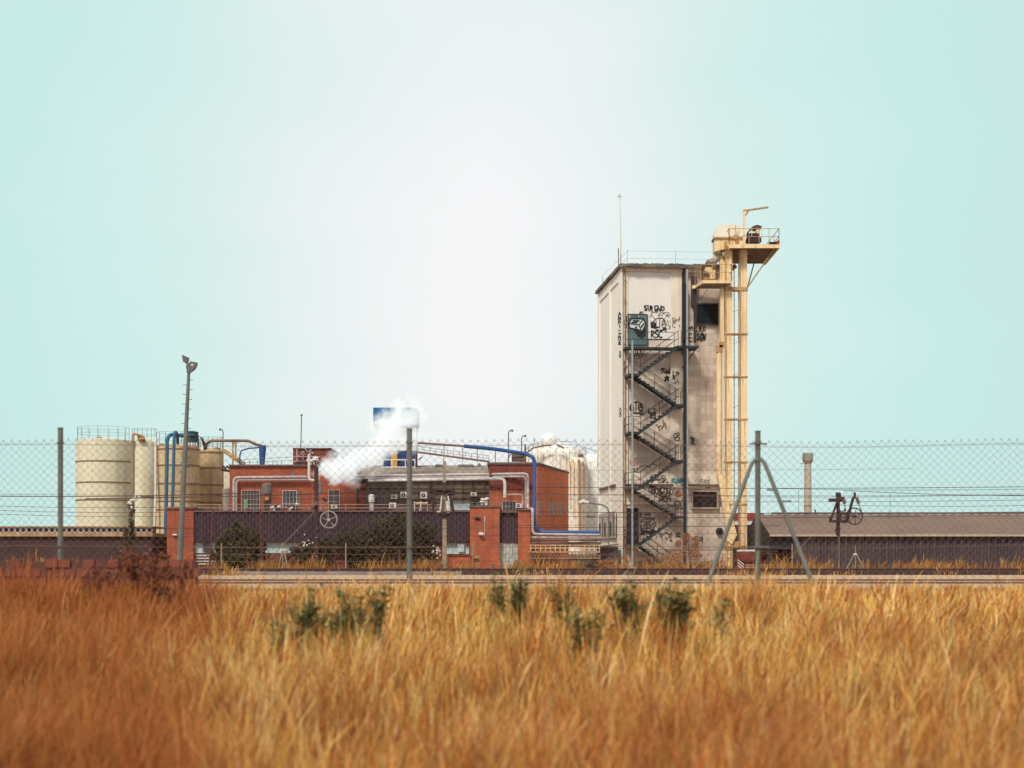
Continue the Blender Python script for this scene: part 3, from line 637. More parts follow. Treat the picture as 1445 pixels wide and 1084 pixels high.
g = window(fr, 705.4, 730.4, 766, 806, YF+.2, 4, 2, GLASSW, WF_, 'tall pale glazed door panel', .7)
for i in range(5): MB().pb(707+i*4.6, 709+i*4.6, 767, 783 if i % 2 else 805, YF+.12, .01).build('curtain', mat('curtain_cream', (.66, .6, .5), (.45, .35, .3), 3, .9), g)
for a, b, n in ((275, 304, 3), (365, 432, 5), (626, 662, 3)):
    window(fr, a, b, 765.6, 782 if a > 600 else 780.5, YF+.28, n, 1, GLASSW, WF_, {275: 'frosted strip window near the left pier', 365: 'frosted strip window behind the bushes', 626: 'frosted strip window by the concrete mast'}[a], .5)
MB().pb(646, 655, 767, 779, YF+.1, .04).build('open_sash', GLASSW, fr)
m = MB().pb(286.5, 295, 766.5, 779, YF+.15, .05).build('dark_pane', GLASSD, fr)
m = MB()
for k in range(4): m.pb(275.5, 303, 783+k*4, 785+k*4, YF+.2, .08)
m.build('white_slats', WF_, fr)
m = MB().blob(P(679, 754, YF-.45), .14, (1.3, 1, .8)).tube([P(679, 754, YF-.4), P(684, 759, YF-.33), P(684, 728, YF-.31)], .025, 4).build('wall_lamp', WHITE, fr)
MB().blob(P(246.5, 755, YF-.2), .10, (1.6, 1, .7)).build('wall_lamp', WHITE, fr, label='small white lamp on the left pier')
m = MB()
for i in range(4): m.tube([P(671+i*2, 731, YF-.32), P(671+i*2, 732.5, YF-.40)], .05, 6)
m.build('cable_clips', DARK, fr)
m = MB()
for i in range(11):
    x = 275+i*35.5
    m.tube([P(x, 722, YF+1), P(x, 711.5, YF+1)], .024, 4)
for y in (712, 716.8): m.tube([P(273, y, YF+1), P(652, y, YF+1)], .022, 4)
m.build('roof_rail', mat('rail_pink', (.42, .30, .25), (.33, .2, .17), 3, .7), fr)
m = MB(); m.tube([P(663, 714, YF+.3), P(706, 714, YF+.3)], .02, 4)
for i in range(6): m.tube([P(666+i*7.5, 714, YF+.3), P(666+i*7.5, 708, YF+.3)], .02, 4)
m.tube([P(664, 709, YF+.3), P(704, 709, YF+.3)], .015, 4)
m.build('parapet_rail', GALV, fr)

# main brick building behind
YM = 116.0
mb_ = thing('brick_factory', 'large red brick factory with a grey middle wing behind the purple clad range', 'building', (PX(540, YM), YM, 0))
zt = PZ(658, YM)
MB().box(PX(324, YM), PX(502, YM), YM, YM+14, 0, zt).build('wall', BRICK, mb_, label='left brick wing')
MB().pb(322.8, 503, 655.6, 658, YM-.15, 14.3).build('coping', COPING, mb_)
MB().box(PX(502.2, YM), PX(690, YM), YM+.1, YM+12, 0, PZ(673, YM)).build('wall', GREYW, mb_, label='stained grey middle wall')
MB().pb(502, 516, 682, 725, YM-.02, .11).build('brick_patch', BRICKD, mb_)
# shallow roof over the middle
y0, y1 = YM-.3, YM+8
m = MB(); za, zb = PZ(671, YM), PZ(671, YM)+1.05
n = 90; X0, X1 = PX(500, YM), PX(690, YM); pr = []
for i in range(n+1):
    x = X0+(X1-X0)*i/n; pr.append((x, (i % 2)*.05))
vs = []; 
for (x, d) in pr: vs += [(x, y0, za+d), (x, y1, zb+d)]
m.add(vs, [(2*i, 2*i+2, 2*i+3, 2*i+1) for i in range(n)])
m.prism([(X0, y0, za-.02), (X1, y0, za-.02), (X1, y1, zb-.02), (X0, y1, zb-.02)], (0, 0, .12), (0, 0, 0)); m.build('roof', ROOFC, mb_)
m = MB()
for a, b in ((614, 624), (646, 668)): m.pb(a, b, 655.5, 658.5, YM+6.4, 1.2)
m.prism([P(672, 658, YM+7), P(676, 653, YM+7), P(681, 658, YM+7)], (0, 0, 0), (0, 1.5, 0)); m.build('roof_light', mat('skylight', (.30, .28, .25), (.1, .08, .08), 2), mb_)
# right brick block with visible right side
XA, XBk, YB = PX(757, 113), PX(801, 124.4), 124.4
zt2 = PZ(653, 113)
q = [(PX(690.3, 113), 113, 0), (XA, 113, 0), (XBk, YB, 0), (PX(690.3, 113), YB, 0)]
MB().prism(q, (0, 0, 0), (0, 0, zt2-.12)).build('wall', BRICKO, mb_, label='right orange brick block')
def grow(q, d): return [(q[0][0]-d, q[0][1]-d, 0), (q[1][0]+d, q[1][1]-d, 0), (q[2][0]+d, q[2][1]+d, 0), (q[3][0]-d, q[3][1]+d, 0)]
MB().prism([(a, b, zt2-.12) for a, b, _ in grow(q, .12)], (0, 0, 0), (0, 0, .14)).build('coping', COPING, mb_)
MB().pb(690.6, 752, 688, 690, 112.9, .09).pb(690.6, 752, 655, 688, 112.965, .03).build('brick_band', BRICKD, mb_)
BRICKS = mat('painted_sunlit_brick', (.80, .20, .070), (.56, .13, .06), .6, .9, streak=.4, streakcol=(.28, .07, .05), dirt=.3, brick=(.26, .085, .008, (.55, .25, .16)), bump=.4)  # brightened albedo stands in for sunlight on the receding side wall
MB().prism([(XA+.002, 113-.0, .01), (XBk+.002, YB, .01), (XBk+.06, YB-.01, .01), (XA+.06, 113-.012, .01)], (0, 0, 0), (0, 0, zt2-.14)).build('side_wall', BRICKS, mb_)
# side windows: small tall openings along the receding wall
sd = Vector((XBk-XA, YB-113, 0)); sl_ = sd.length; sd.normalize(); sn = Vector((sd.y, -sd.x, 0))
def SP(px, py, off=0):
    q_ = (px-CX)/K; ox, oy = XA+sn.x*off, 113+sn.y*off
    t = (q_*oy-ox)/(sd.x-q_*sd.y); Y = oy+sd.y*t
    return Vector((ox+sd.x*t, Y, CZ+(HY-py)*Y/K))
for x in (757.5, 772, 777.5, 782.5, 788, 796):
    a = SP(x, 711+(x-771)*.12, .0); b = SP(x+3.2, 711+(x-771)*.12, .0); h = 1.9 if x > 760 else .7*1.9
    z1 = SP(x, 710.5 if x > 760 else 708, 0).z; z0 = z1-(.62 if x > 760 else .72)
    w = MB(); e = sn*.11
    for (p, q2, za_, zb_) in ((a, b, z0-.1, z0), (a, b, z1, z1+.06), (a, a.lerp(b, .15), z0, z1), (a.lerp(b, .85), b, z0, z1)):
        c = [Vector((p.x, p.y, za_))-e, Vector((q2.x, q2.y, za_))-e, Vector((q2.x, q2.y, za_))+e, Vector((p.x, p.y, za_))+e]
        w.hexa(c+[v+Vector((0, 0, zb_-za_)) for v in c])
    wi = w.build('window', FRAME, mb_)
    c = [Vector((a.x, a.y, z0)), Vector((b.x, b.y, z0))]; e = sn*.075
    MB().add([c[0]+e, c[1]+e, Vector((b.x, b.y, z1))+e, Vector((a.x, a.y, z1))+e], [(0, 1, 2, 3)]).build('pane', mat('grey_pane', (.34, .27, .24), (.16, .12, .12), 2, .4), wi)
m = MB(); m.tube([SP(771, 697, .04), SP(771, 750, .04)], .03, 4); m.build('downpipe', PIPEB, mb_)
# windows of the left wing
window(mb_, 340.5, 367, 691.5, 725, YM, 6, 5, GLASSD, FRAME, 'wide barred window with a green notice')
MB().pb(343.5, 349.5, 705, 716.5, YM-.12, .03).build('notice', GREENB, mb_)
window(mb_, 398.5, 419, 692, 717, YM, 4, 4, mat('mid_glass', (.12, .12, .14), (.05, .045, .06), .6, .2), WF_, 'white grid window beside the drum')
MB().pb(419.2, 425, 692, 718, YM-.05, .045).build('shutter', mat('shutter_brown', (.2, .13, .1), (.14, .09, .07), 2, .8), mb_)
window(mb_, 463, 479.5, 691, 725, YM, 2, 4, GLASSD, FRAME, 'narrow dark window under the steam')
window(mb_, 523, 546, 690.5, 716, YM+.1, 7, 6, GLASSD, mat('grey_bars', (.22, .17, .17), (.16, .12, .12), 2), 'barred window in the grey wall')
window(mb_, 638, 663, 706.5, 720, YM+.1, 5, 2, GLASSW, WF_, 'pale louvred strip low in the grey wall', .5)
window(mb_, 709, 728, 707, 722, 113, 4, 2, GLASSD, WF_, 'small dark window beside the right block', .5)
MB().pb(410.5, 416, 667, 671, YM-.06, .05).build('air_grille', GALV, mb_)
m = MB(); m.pb(502, 689, 674.8, 678, YM-.02, .1); m.build('fascia', mat('fascia_dark', (.09, .05, .06), (.06, .035, .045), 1), mb_)
m = MB(); m.tube([P(502, 689.5, YM-.1), P(690, 690.5, YM-.1)], .04, 5); m.tube([P(505, 689, YM-.05), P(505, 720, YM-.05)], .05, 5); m.tube([P(575, 706, YM-.1), P(700, 703, YM-.1)], .06, 5); m.tube([P(690, 700, YM-.1), P(706, 700, YM-.1)], .05, 5)
for x in (535, 568, 590, 607, 640, 653, 668, 684): m.tube([P(x, 679, YM+.02), P(x, 706+random.random()*12, YM+.02)], .018, 4)
m.build('wall_cables', DARK, mb_)
# rooftop box
rb = MB().pb(413.5, 466, 633.5, 656, YM+3, 5).build('penthouse', BRICKD, mb_, label='brick penthouse on the left wing roof')
MB().pb(412.8, 466.7, 632, 633.5, YM+2.9, 5.2).build('penthouse_coping', COPING, rb)
m = MB()
rnd = random.Random(3)
for i in range(16): a = P(416+rnd.random()*30, 637+rnd.random()*14, YM+2.8); m.tube([a, (a[0]+rnd.uniform(-.3, .3), a[1], a[2]+rnd.uniform(-.5, .5))], .035, 4)
for x in (419, 437.5): m.tube([P(x, 656, YM+2.7), P(x, 634, YM+2.7)], .04, 5)
for y in (644.5, 651): m.tube([P(413, y, YM+2.6), P(452, y, YM+2.6)], .025, 4)
m.build('service_pipes', PIPEW, rb)
MB().pb(418, 431, 651, 656, YM+2.5, .3).build('dark_vent', DARK, rb)
m = MB()
for x in (345, 352, 363, 371, 385, 392, 397): m.tube([P(x, 656, YM+2), P(x, 650, YM+2)], .02, 4)
m.tube([P(340, 649, YM+2), P(413, 645, YM+2)], .016, 4); m.tube([P(340, 653, YM+2), P(413, 650, YM+2)], .016, 4); m.build('roof_rail', GALV, mb_)

# ------ loose pipes and kit on the factory
def P3(l): return [P(*a) for a in l]
pipe(P3([(330, 722, YM-.35), (330, 674, YM-.35), (434, 673, YM-.35)]), .085, 'pipe', PIPEW, label='pale lagged pipe framing the left brick wing, upper of two', cat='pipe')
pipe(P3([(333.5, 722, YM-.3), (333.5, 677.5, YM-.3), (434, 677, YM-.3)]), .075, 'pipe', PIPEW, label='pale lagged pipe framing the left brick wing, lower of two', cat='pipe')
pipe(P3([(436, 641, YM-.5), (436, 678, YM-.5), (446, 678, YM-.5)]), .085, 'pipe', WHITE, label='white upright pipe with an elbow by the dark mast', cat='pipe')
pipe(P3([(500, 671.7, YM-.5), (745, 668.5, 112.4), (745, 717.5, 112.4), (751.5, 718.5, 107.2), (751.5, 754, 107.2), (847, 755.2, 107.6)]), .08, 'pipe', PIPEW, label='long pale pipe along the grey eave and down beside the blue pipe', cat='pipe')
pipe(P3([(500, 675, YM-.45), (742, 672.5, 112.45), (742, 717, 112.45)]), .07, 'pipe', PIPEW, label='second long pale pipe just under the grey eave', cat='pipe')
pipe(P3([(520, 678.3, YM-.6), (712.5, 675.5, 112.2), (712.5, 702, 112.2)]), .1, 'pipe', WHITE, label='bright white pipe turning down at the right brick block', cat='pipe')
pipe(P3([(714, 698, 112.4), (737.5, 698, 112.4), (737.5, 717, 112.4)]), .05, 'pipe', PIPEW, label='thin stepped pipe between the white pipe and the blue pipe', cat='pipe')
bl = pipe(P3([(655, 629.6, 111), (700, 634, 111), (742, 640.5, 111), (752.5, 645, 110.5), (754.5, 655, 110.5), (754, 735, 109), (758, 748, 108), (768, 751.5, 107.8), (847, 751.5, 107.8)]), .12, 'pipe', BLUE, label='thick blue pipe running down the brick corner and along to the tower', cat='pipe')
pipe(P3([(590, 625, 112), (655, 629.6, 111)]), .07, 'pipe', PIPEB, label='thin dark pipe joining the blue pipe to the sign tower', cat='pipe')
m = MB()
for x, y in ((699, 634), (740, 641)): m.pb(x-.6, x+.6, y, 652.5, 113.1, .15)
m.build('pipe_support', mat('red_post', (.30, .06, .05), (.2, .04, .04), 3, .7), None, label='pair of short red posts on the roof holding the blue pipe', cat='pipe support')
for i, (y, r, mm, lb) in enumerate(((758.5, .07, PIPEW, 'pale pipe under the blue one between brick pier and tower'), (762, .06, PIPEB, 'brown pipe in the middle of the low pipe rack'), (766.5, .09, PIPEB, 'lowest fat brown pipe of the low pipe rack'))):
    pipe(P3([(749, y, 107.9), (848, y+.3, 107.9)]), r, 'pipe', mm, label=lb, cat='pipe')
# footbridge walkway with rail and truss
wb = thing('pipe_bridge', 'low rusty cream walkway bridge with railings and a lattice truss beneath', 'footbridge', (PX(798, 107.5), 107.5, 0))
MB().pb(746, 847, 778, 780, 107.1, 1.2).build('deck', CREAMD, wb)
m = MB()
for i in range(15): x = 749+i*6.9; m.tube([P(x, 778, 107.1), P(x, 769, 107.1)], .025, 4)
for y in (769.3, 773.5): m.tube([P(748, y, 107.1), P(847, y, 107.1)], .022, 4)
m.build('handrail', CREAM, wb)
m = MB(); m.pb(746, 847, 787.3, 788.5, 107.2, .1)
for i in range(20): x = 747+i*5; m.tube([P(x, 780.5, 107.2), P(x+2.5, 787.3, 107.2), P(x+5, 780.5, 107.2)], .025, 4)
m.build('truss', CREAMD, wb)
for x in (750, 787, 800, 846): MB().pb(x, x+1.5, 780.5, 806, 107.15, .15).build('post', PIPEB, wb)
MB().pb(784, 847, 768.5, 771.5, 108.6, .5).build('dark_duct', DARK, wb)
bk = MB().pb(752, 804, 782, 806, 112.5, .4).build('back_wall', BRICKD, None, label='low dark brick wall seen under the walkway bridge', cat='wall')
wc = thing('switch_cabinet', 'row of white tank segments standing under the walkway bridge', 'tank', (PX(825, 109.5), 109.5, 0))
m = MB()
for i in range(6): x = 807+i*6.6; m.lathe(PX(x, 109.6), 109.6, [(.16, .05), (.17, PZ(783, 109.5)), (.08, PZ(781, 109.5))], 10)
m.build('tank_column', WHITE, wc); MB().pb(804, 845, 788, 790, 109.3, .1).pb(804, 845, 797, 799, 109.3, .1).build('band', GALV, wc)
# dark lean-to against the tower
lt = thing('lean_to_shed', 'dark lean-to shed with a sloping grey roof against the foot of the tower', 'shed', (PX(860, 108.5), 108.5, 0))
MB().box(PX(847, 108.5), PX(872, 108.5), 108.5, 112.5, 0, PZ(771, 108.5)).build('wall', mat('lean_wall', (.075, .06, .065), (.05, .04, .05), 1, .8, dirt=.3), lt)
MB().prism([P(843, 771, 108.2), P(873, 767, 108.2), P(873, 769, 108.2), P(843, 773, 108.2)], (0, 0, 0), (0, 4.4, 0)).build('roof', COPING, lt)
MB().pb(872.5, 877, 776, 806, 112, .3).build('side_post', mat('teal_post', (.08, .16, .19), (.06, .12, .14), 2, .7), lt)
# street lamp near tower
def lamp(px, pyb, pyt, Y, dx, label, r=.04):
    t = thing('street_lamp', label, 'street lamp', P(px, pyb, Y))
    MB().tube(P3([(px, pyb, Y), (px, pyt+4, Y), (px+dx*.3, pyt+.5, Y), (px+dx, pyt, Y)]), r, 5).build('pole', GALV, t)
    MB().tube(P3([(px+dx*.8, pyt+.1, Y), (px+dx*1.35, pyt+.3, Y)]), r*2, 6).build('lamp_head', GALV, t)
lamp(717.5, 653, 607.5, 119, 5, 'taller thin street lamp on the roof behind the right brick block')
lamp(736, 653, 615, 119.4, 5, 'shorter thin street lamp on the roof nearer the white dome')
lamp(314.8, 806, 606, 128, -4, 'thin lamp post with a small head beside the beige silos')
t = thing('street_lamp', 'curved arm lamp reaching left above the lean-to shed', 'street lamp', P(859.5, 770, 108.6))
MB().tube(P3([(859.5, 769, 108.6), (859.5, 723, 108.6), (857, 716.5, 108.6), (850, 712.5, 108.6), (836, 710.5, 108.6), (826, 708.5, 108.6)]), .045, 6).build('pole', GALV, t)
MB().tube(P3([(831, 709.5, 108.6), (823, 708, 108.6), (817.5, 709.5, 108.6)]), [.06, .16, .08], 8).build('lamp_head', WHITE, t)
# drum and tank on the wall
t = thing('drum_tank', 'dented grey drum tank on a post in front of the left brick wing', 'tank', P(376.5, 722, 114.6))
MB().lathe(PX(376.5, 114.6), 114.6, [(.30, PZ(698, 114.6)), (.34, PZ(697, 114.6)), (.34, PZ(684, 114.6)), (.22, PZ(682, 114.6))], 16).build('drum', mat('drum_grey', (.2, .18, .16), (.12, .1, .1), 3, .6, dirt=.5), t)
MB().pb(372.5, 382, 698.5, 721, 114.5, .3).build('post', DARK, t)
MB().pb(373.5, 379.5, 699.5, 706, 114.44, .03).build('notice', mat('notice_orange', (.5, .25, .08), (.4, .2, .06), 3), t)
t = thing('water_tank', 'small white cylindrical tank on legs in front of the grey wall', 'tank', P(524, 720, 114.6))
MB().lathe(PX(524.4, 114.6), 114.6, [(.20, PZ(708.5, 114.6)), (.2, PZ(699, 114.6)), (.06, PZ(697.5, 114.6))], 14).build('drum', WHITE, t)
MB().pb(521.5, 527, 709, 721, 114.5, .1).build('post', PIPEW, t)
# air conditioners
def ac(px, py, w, h, Y, label):
    t = thing('air_conditioner', label, 'air conditioner', P(px, py+h/2, Y), 0, 'air conditioners on the factory wall')
    x0, x1, y0, y1 = px-w/2, px+w/2, py-h/2, py+h/2
    MB().pb(x0, x1, y0, y1, Y-.3, .3).build('casing', WHITE, t)
    c = Vector(P(px-w*.08, py, Y-.305)); r = h*.33*Y/K
    MB().tube([c, c-Vector((0, .02, 0))], r, 14).build('fan', DARK, t)
    MB().tube([c-Vector((0, .021, 0)), c-Vector((0, .035, 0))], r*.35, 8).build('hub', WHITE, t)
    MB().pb(x0+.6, x0+1.2, y1, y1+1.4, Y-.25, .24).pb(x1-1.2, x1-.6, y1, y1+1.4, Y-.25, .24).build('bracket', DARK, t)
ac(556.3, 701, 9, 6, YM+.1, 'small white air conditioner beside the barred window')
ac(570, 698.5, 10, 8.6, YM+.1, 'larger cream air conditioner directly left of the fence post')
ac(598, 699, 9.4, 9, YM+.1, 'square white air conditioner right of the fence post')
ac(668.5, 697.5, 8.6, 5.6, YM+.1, 'white air conditioner high on the right end of the grey wall')
ac(554, 713.5, 9.6, 8, YM-1.2, 'white air conditioner standing low on the flat roof')
ac(732, 713.5, 8.6, 6.4, 112.9, 'white air conditioner on the right brick block under the pipes')
ac(471.5, 715, 9, 6, YM-.2, 'grey white air conditioner below the narrow dark window')
# roof clutter things
t = thing('roof_bench', 'low pale metal frame standing on the flat roof by the concrete mast', 'metal frame', P(594, 720, 113))
m = MB()
for x in (585, 594, 603): m.tube(P3([(x, 721, 113), (x, 708, 113)]), .03, 4)
m.tube(P3([(585, 709.5, 113), (603, 709.5, 113)]), .03, 4); m.tube(P3([(594, 709, 112.6), (592, 721, 112.6)]), .025, 4); m.build('frame', WHITE, t)
MB().pb(587, 603, 709, 710.5, 112.7, .5).build('top', CREAM, t)
rnd = random.Random(11)
for k, (px, lab) in enumerate(((389, 'dark valve cluster on the flat roof near the white grid window'), (414, 'tangle of dark and white valves on the flat roof under the grid window'), (682, 'small white vent pipes behind the middle pier parapet'), (441, 'white domed vents on the roof beside the brick penthouse'))):
    Y = 112; py = 721 if k < 2 else (713 if k == 2 else 656); Y = 112 if k < 3 else YM+1
    t = thing('valve_cluster', lab, 'valves', P(px, py, Y))
    m = MB(); m2 = MB()
    for i in range(7):
        x = px+rnd.uniform(-5, 5); h = rnd.uniform(3, 9) if k != 3 else rnd.uniform(5, 10); (m if i % 3 else m2).tube(P3([(x, py, Y), (x, py-h, Y)]), .06, 6)
        (m2 if i % 2 else m).blob(P(x, py-h, Y), .13 if k < 3 else .16, (1.2, 1, .7), 6)
    m.build('valves', DARK if k < 2 else WHITE, t); m2.build('pipes', WHITE, t)

# roof hatch left of dome
t = thing('roof_tank', 'dark rusty rooftop unit beside the white dome', 'roof unit', P(729, 652, 116))
MB().pb(722, 741, 641, 650, 116, 1.5).build('casing', mat('unit_dark', (.11, .09, .08), (.2, .15, .1), 2, .8, dirt=.5), t)
MB().tube(P3([(716.5, 650, 115.8), (720, 641, 115.8), (738, 639, 115.8)]), .04, 4).tube(P3([(741, 655, 115.8), (741, 627, 115.8)]), .06, 5).build('frame', PIPEB, t)

# ================================================================== domed silos behind
def dsilo(px, Y, rpx, pyside, pytop, mt, label, nm='domed_silo', base=0):
    t = thing(nm, label, 'silo', (PX(px, Y), Y, 0)); r = rpx*Y/K
    zs, zt_ = PZ(pyside, Y), PZ(pytop, Y); n = 10
    prof = [(r, 0), (r, zs)]+[(r*math.cos(math.pi/2*i/n)**.75, zs+(zt_-zs)*math.sin(math.pi/2*i/n)) for i in range(1, n)]
    MB().lathe(PX(px, Y), Y, prof, 48).build('shell', mt, t)
    m = MB(); nb = 28
    for i in range(nb):
        a = 2*math.pi*i/nb; x, y = PX(px, Y)+(r+.03)*math.cos(a), Y+(r+.03)*math.sin(a); m.tube([(x, y, zs), (x, y, zs+1.0)], .01, 3)
    for h in (.55, 1.0): m.tube([(PX(px, Y)+(r+.03)*math.cos(2*math.pi*i/nb), Y+(r+.03)*math.sin(2*math.pi*i/nb), zs+h) for i in range(nb+1)], .009, 3)
    return t, m, r, zs, zt_
t, m, r, zs, zt_ = dsilo(784, 150, 42, 651, 628, RUSTS, 'white domed silo with rust streaks and ball cap behind the orange brick')
m.build('guard_rail', GALV, t); MB().blob(P(774, 621.5, 150), .68, (1.05, 1, .9), 12).build('cap', mat('cap_white', (.80, .81, .80), (.76, .77, .76), 1, .8, bump=0), t)
m = MB(); m.tube(P3([(742, 640, 147), (752, 632.5, 147), (766, 629.5, 147), (778, 628.5, 147)]), .07, 4)
for x, y in ((746, 637), (752, 632.5), (759, 631), (766, 629.5)): m.tube(P3([(x, y, 147), (x, y-6, 147)]), .03, 4)
m.tube(P3([(742, 634, 147), (752, 626.5, 147), (760, 624.8, 147)]), .03, 4); m.tube(P3([(754, 620, 147), (754, 624, 147)]), .04, 4); m.tube(P3([(786, 628, 147), (796, 632.5, 147)]), .08, 4)
m.build('ladder', PIPEB, t)
t, m, r, zs, zt_ = dsilo(814.5, 147.8, 14.5, 658, 645, mat('rusty_side', (.84, .83, .79), (.74, .66, .54), .7, .8, streak=1.0, streakcol=(.48, .28, .12), dirt=.2), 'narrow rust streaked silo attached to the right of the big white dome')
for k, (x, w_, y1) in enumerate(((805, .035, 720), (810.5, .03, 700), (818, .11, 760), (824, .03, 690))):
    MB().tube(P3([(x-1.5, 648+abs(x-813)*.3, 146.35), (x, 660, 146.42), (x+.6, y1, 146.42)]), w_, 5).build('rust_run', RUST, t)
t, m, r, zs, zt_ = dsilo(838, 153, 40, 668, 641, DOME, 'pale domed silo half hidden behind the graffiti tower')
m = MB(); m.tube(P3([(790, 623, 150), (813, 624, 150), (813, 640, 150), (828, 631, 150), (828, 660, 150), (843, 635, 150), (843, 660, 150)]), .03, 4); m.tube(P3([(813, 628, 150), (843, 637, 150)]), .025, 4); m.build('guard_rail', GALV, t)
MB().pb(816, 823, 641, 645, 146, .6).build('hatch', PIPEB, t)

# ================================================================== blue sign tower and gangway
YS = 122.0
t = thing('sign_tower', 'roof structure carrying a blue sign box above steam, with a blue base and yellow column', 'sign tower', (PX(560, YS), YS, PZ(664, YS)))
MB().pb(526.5, 589, 575.2, 601.5, YS, 2.5).build('sign_box', BLUES, t)
MB().pb(528.5, 587, 601.7, 636, YS+.1, 2.2).build('white_body', mat('sign_white', (.78, .80, .80), (.72, .74, .74), .6, .7, bump=.05), t)
MB().pb(541, 585.5, 636.2, 668, YS, 2.4).build('blue_base', mat('base_blue', (.012, .05, .20), (.010, .04, .15), 1, .5), t)
m = MB().pb(551.5, 560.5, 638, 663.5, YS-.35, .33)
for i in range(4): m.pb(552+i*2.3, 552.8+i*2.3, 639, 663, YS-.40, .04)
m.build('yellow_column', YELL, t)
m = MB()
for y in (649, 659.5): m.tube(P3([(538, y, YS-.9), (586, y, YS-.9)]), .05, 5)
for x in (540, 553, 572, 585.5): m.tube(P3([(x, 665, YS-.9), (x, 648.5, YS-.9)]), .035, 4)
m.build('guard_rail', WHITE, t)
m = MB(); m.pb(586.6, 589, 638, 659, YS-.2, .2); m.tube(P3([(591, 649, YS), (595.5, 645, YS)]), .05, 4); m.tube(P3([(584, 584, YS-.3), (593.5, 583, YS-.3)]), .08, 5); m.tube(P3([(556, 602, YS-.2), (582, 601.5, YS-.2)]), .10, 5); m.build('steel_bits', DARK, t)
gw = thing('gangway', 'thin sloping steel gangway with a fine handrail between sign tower and brick block', 'gangway', P(640, 650, 113))
m = MB(); m.tube(P3([(588, 638, 120), (648, 646, 114.5), (690, 651.5, 113.2)]), .07, 4).build('beam', PIPEB, gw)
m = MB()
for i in range(13):
    k = i/12; x = 590+k*100; y = 638.3+k*13.2; Y = 120-k*6.8; m.tube(P3([(x, y, Y), (x, y-8.5, Y)]), .018, 4)
for h in (4.3, 8.3): m.tube(P3([(590, 638.3-h, 120), (690, 651.5-h, 113.2)]), .015, 4)
for x, y in ((626.5, 627.3), (653, 629), (673.5, 628)): m.tube(P3([(x, y, 113), (x, 652, 113)]), .03, 4)
m.build('handrail', GALV, gw)
t = thing('roof_aerial', 'slim vertical aerial rod on the roof of the brick penthouse', 'antenna', P(424.5, 632, YM+5))
MB().tube(P3([(424.5, 632, YM+5), (425.6, 587, YM+5)]), .035, 5).build('rod', GALV, t)
MB().blob(P(425.6, 586, YM+5), .07).build('tip', DARK, t)

# ================================================================== storage tanks at the left
def silo(px0, px1, pyt, Y, mt, label, bands=(), name='storage_silo', pcone=3, rail=True):
    c = (px0+px1)/2; r = (px1-px0)/2*Y/K; t = thing(name, label, 'silo', (PX(c, Y), Y, 0)); zt_ = PZ(pyt, Y)
    MB().lathe(PX(c, Y), Y, [(r, 0), (r, zt_), (r*.93, zt_+.02), (r*.3, zt_+pcone*Y/K), (.02, zt_+pcone*Y/K)], 40).build('shell', mt, t)
    m = MB()
    for b in bands:
        z = PZ(b, Y-r); m.lathe(PX(c, Y), Y, [(r+.01, z-.04), (r+.04, z-.04), (r+.04, z+.04), (r+.01, z+.04)], 40)
    if bands: m.build('band', mat('band_brown', (.28, .18, .12), (.2, .12, .09), 3, .8), t)
    if rail:
        m = MB(); n = 16
        for i in range(n): a = 2*math.pi*i/n; x, y = PX(c, Y)+r*.95*math.cos(a), Y+r*.95*math.sin(a); m.tube([(x, y, zt_), (x, y, zt_+.95)], .012, 3)
        for h in (.5, .95): m.tube([(PX(c, Y)+r*.95*math.cos(2*math.pi*i/n), Y+r*.95*math.sin(2*math.pi*i/n), zt_+h) for i in range(n+1)], .009, 3)
        m.build('guard_rail', GALV, t)
    return t
s2 = silo(219, 281, 630, 126, SILO, 'wide beige banded silo with two blue pipes up its front', (633, 656, 682, 707, 719))
s3 = silo(279, 315, 636, 129, mat('silo_dark', (.62, .49, .29), (.52, .40, .24), .5, .85, streak=.7, streakcol=(.25, .17, .10), dirt=.3), 'narrower darker beige silo next to the brick factory', (638, 660, 684, 698, 709))
s1 = silo(186, 222, 624, 131, SILOP, 'pale smooth silo left of the beige silos', (701,), pcone=6)
s0 = silo(108, 184, 622, 133, SILOP, 'leftmost broad pale silo behind the near brick wall', (650, 680, 705))
s4 = silo(314, 326, 690, 127, mat('small_tank_grey', (.36, .34, .30), (.28, .26, .23), 2, .6, streak=.5), 'small grey tank squeezed between silo and brick factory', (), 'small_tank', 2, False)
MB().pb(313, 326, 664, 689, 135, 2).build('back_block', SILOP, None, label='pale block seen in the gap right of the dark beige silo', cat='building')
m = MB()
for i in range(5): m.blob(P(315.5+i*2.6, 658.5+(i % 2)*2, 127), .09, (1, 1, 1), 6)
m.tube(P3([(313, 663, 127), (325, 665, 127)]), .09, 6); m.build('insulators', DARK, None, label='row of dark insulators in the gap beside the brick factory', cat='insulators')
MB().pb(184.5, 188.5, 622, 745, 128, .4).build('pillar', mat('pillar_brown', (.34, .27, .17), (.24, .18, .12), 2), None, label='brown upright pillar in front of the pale silo', cat='pillar')
t = MB(); t.tube(P3([(219.5, 616, 125), (219.5, 700, 124.5), (216, 800, 124)]), .10, 6); t.build('pipe', WHITE, None, label='white upright pipe between the pale silo and the beige silo', cat='pipe')
pipe(P3([(232.5, 806, 122.3), (235.5, 660, 122.3), (235.8, 622, 122.3), (238, 615, 122.3), (243, 613, 122.6), (262, 615.5, 125)]), .13, 'pipe', BLUET, label='left blue pipe looping over the top of the beige silo', cat='pipe')
pipe(P3([(241, 806, 122.2), (245, 650, 122.2), (246, 612, 122.2), (248, 609.5, 122.3), (250.5, 614, 123), (250.8, 626, 124)]), .11, 'pipe', BLUET, label='right blue pipe with a hooked top on the beige silo', cat='pipe')
t = thing('dust_collector', 'round blue green dust collector on top of the beige silo', 'dust collector', P(271, 628, 126))
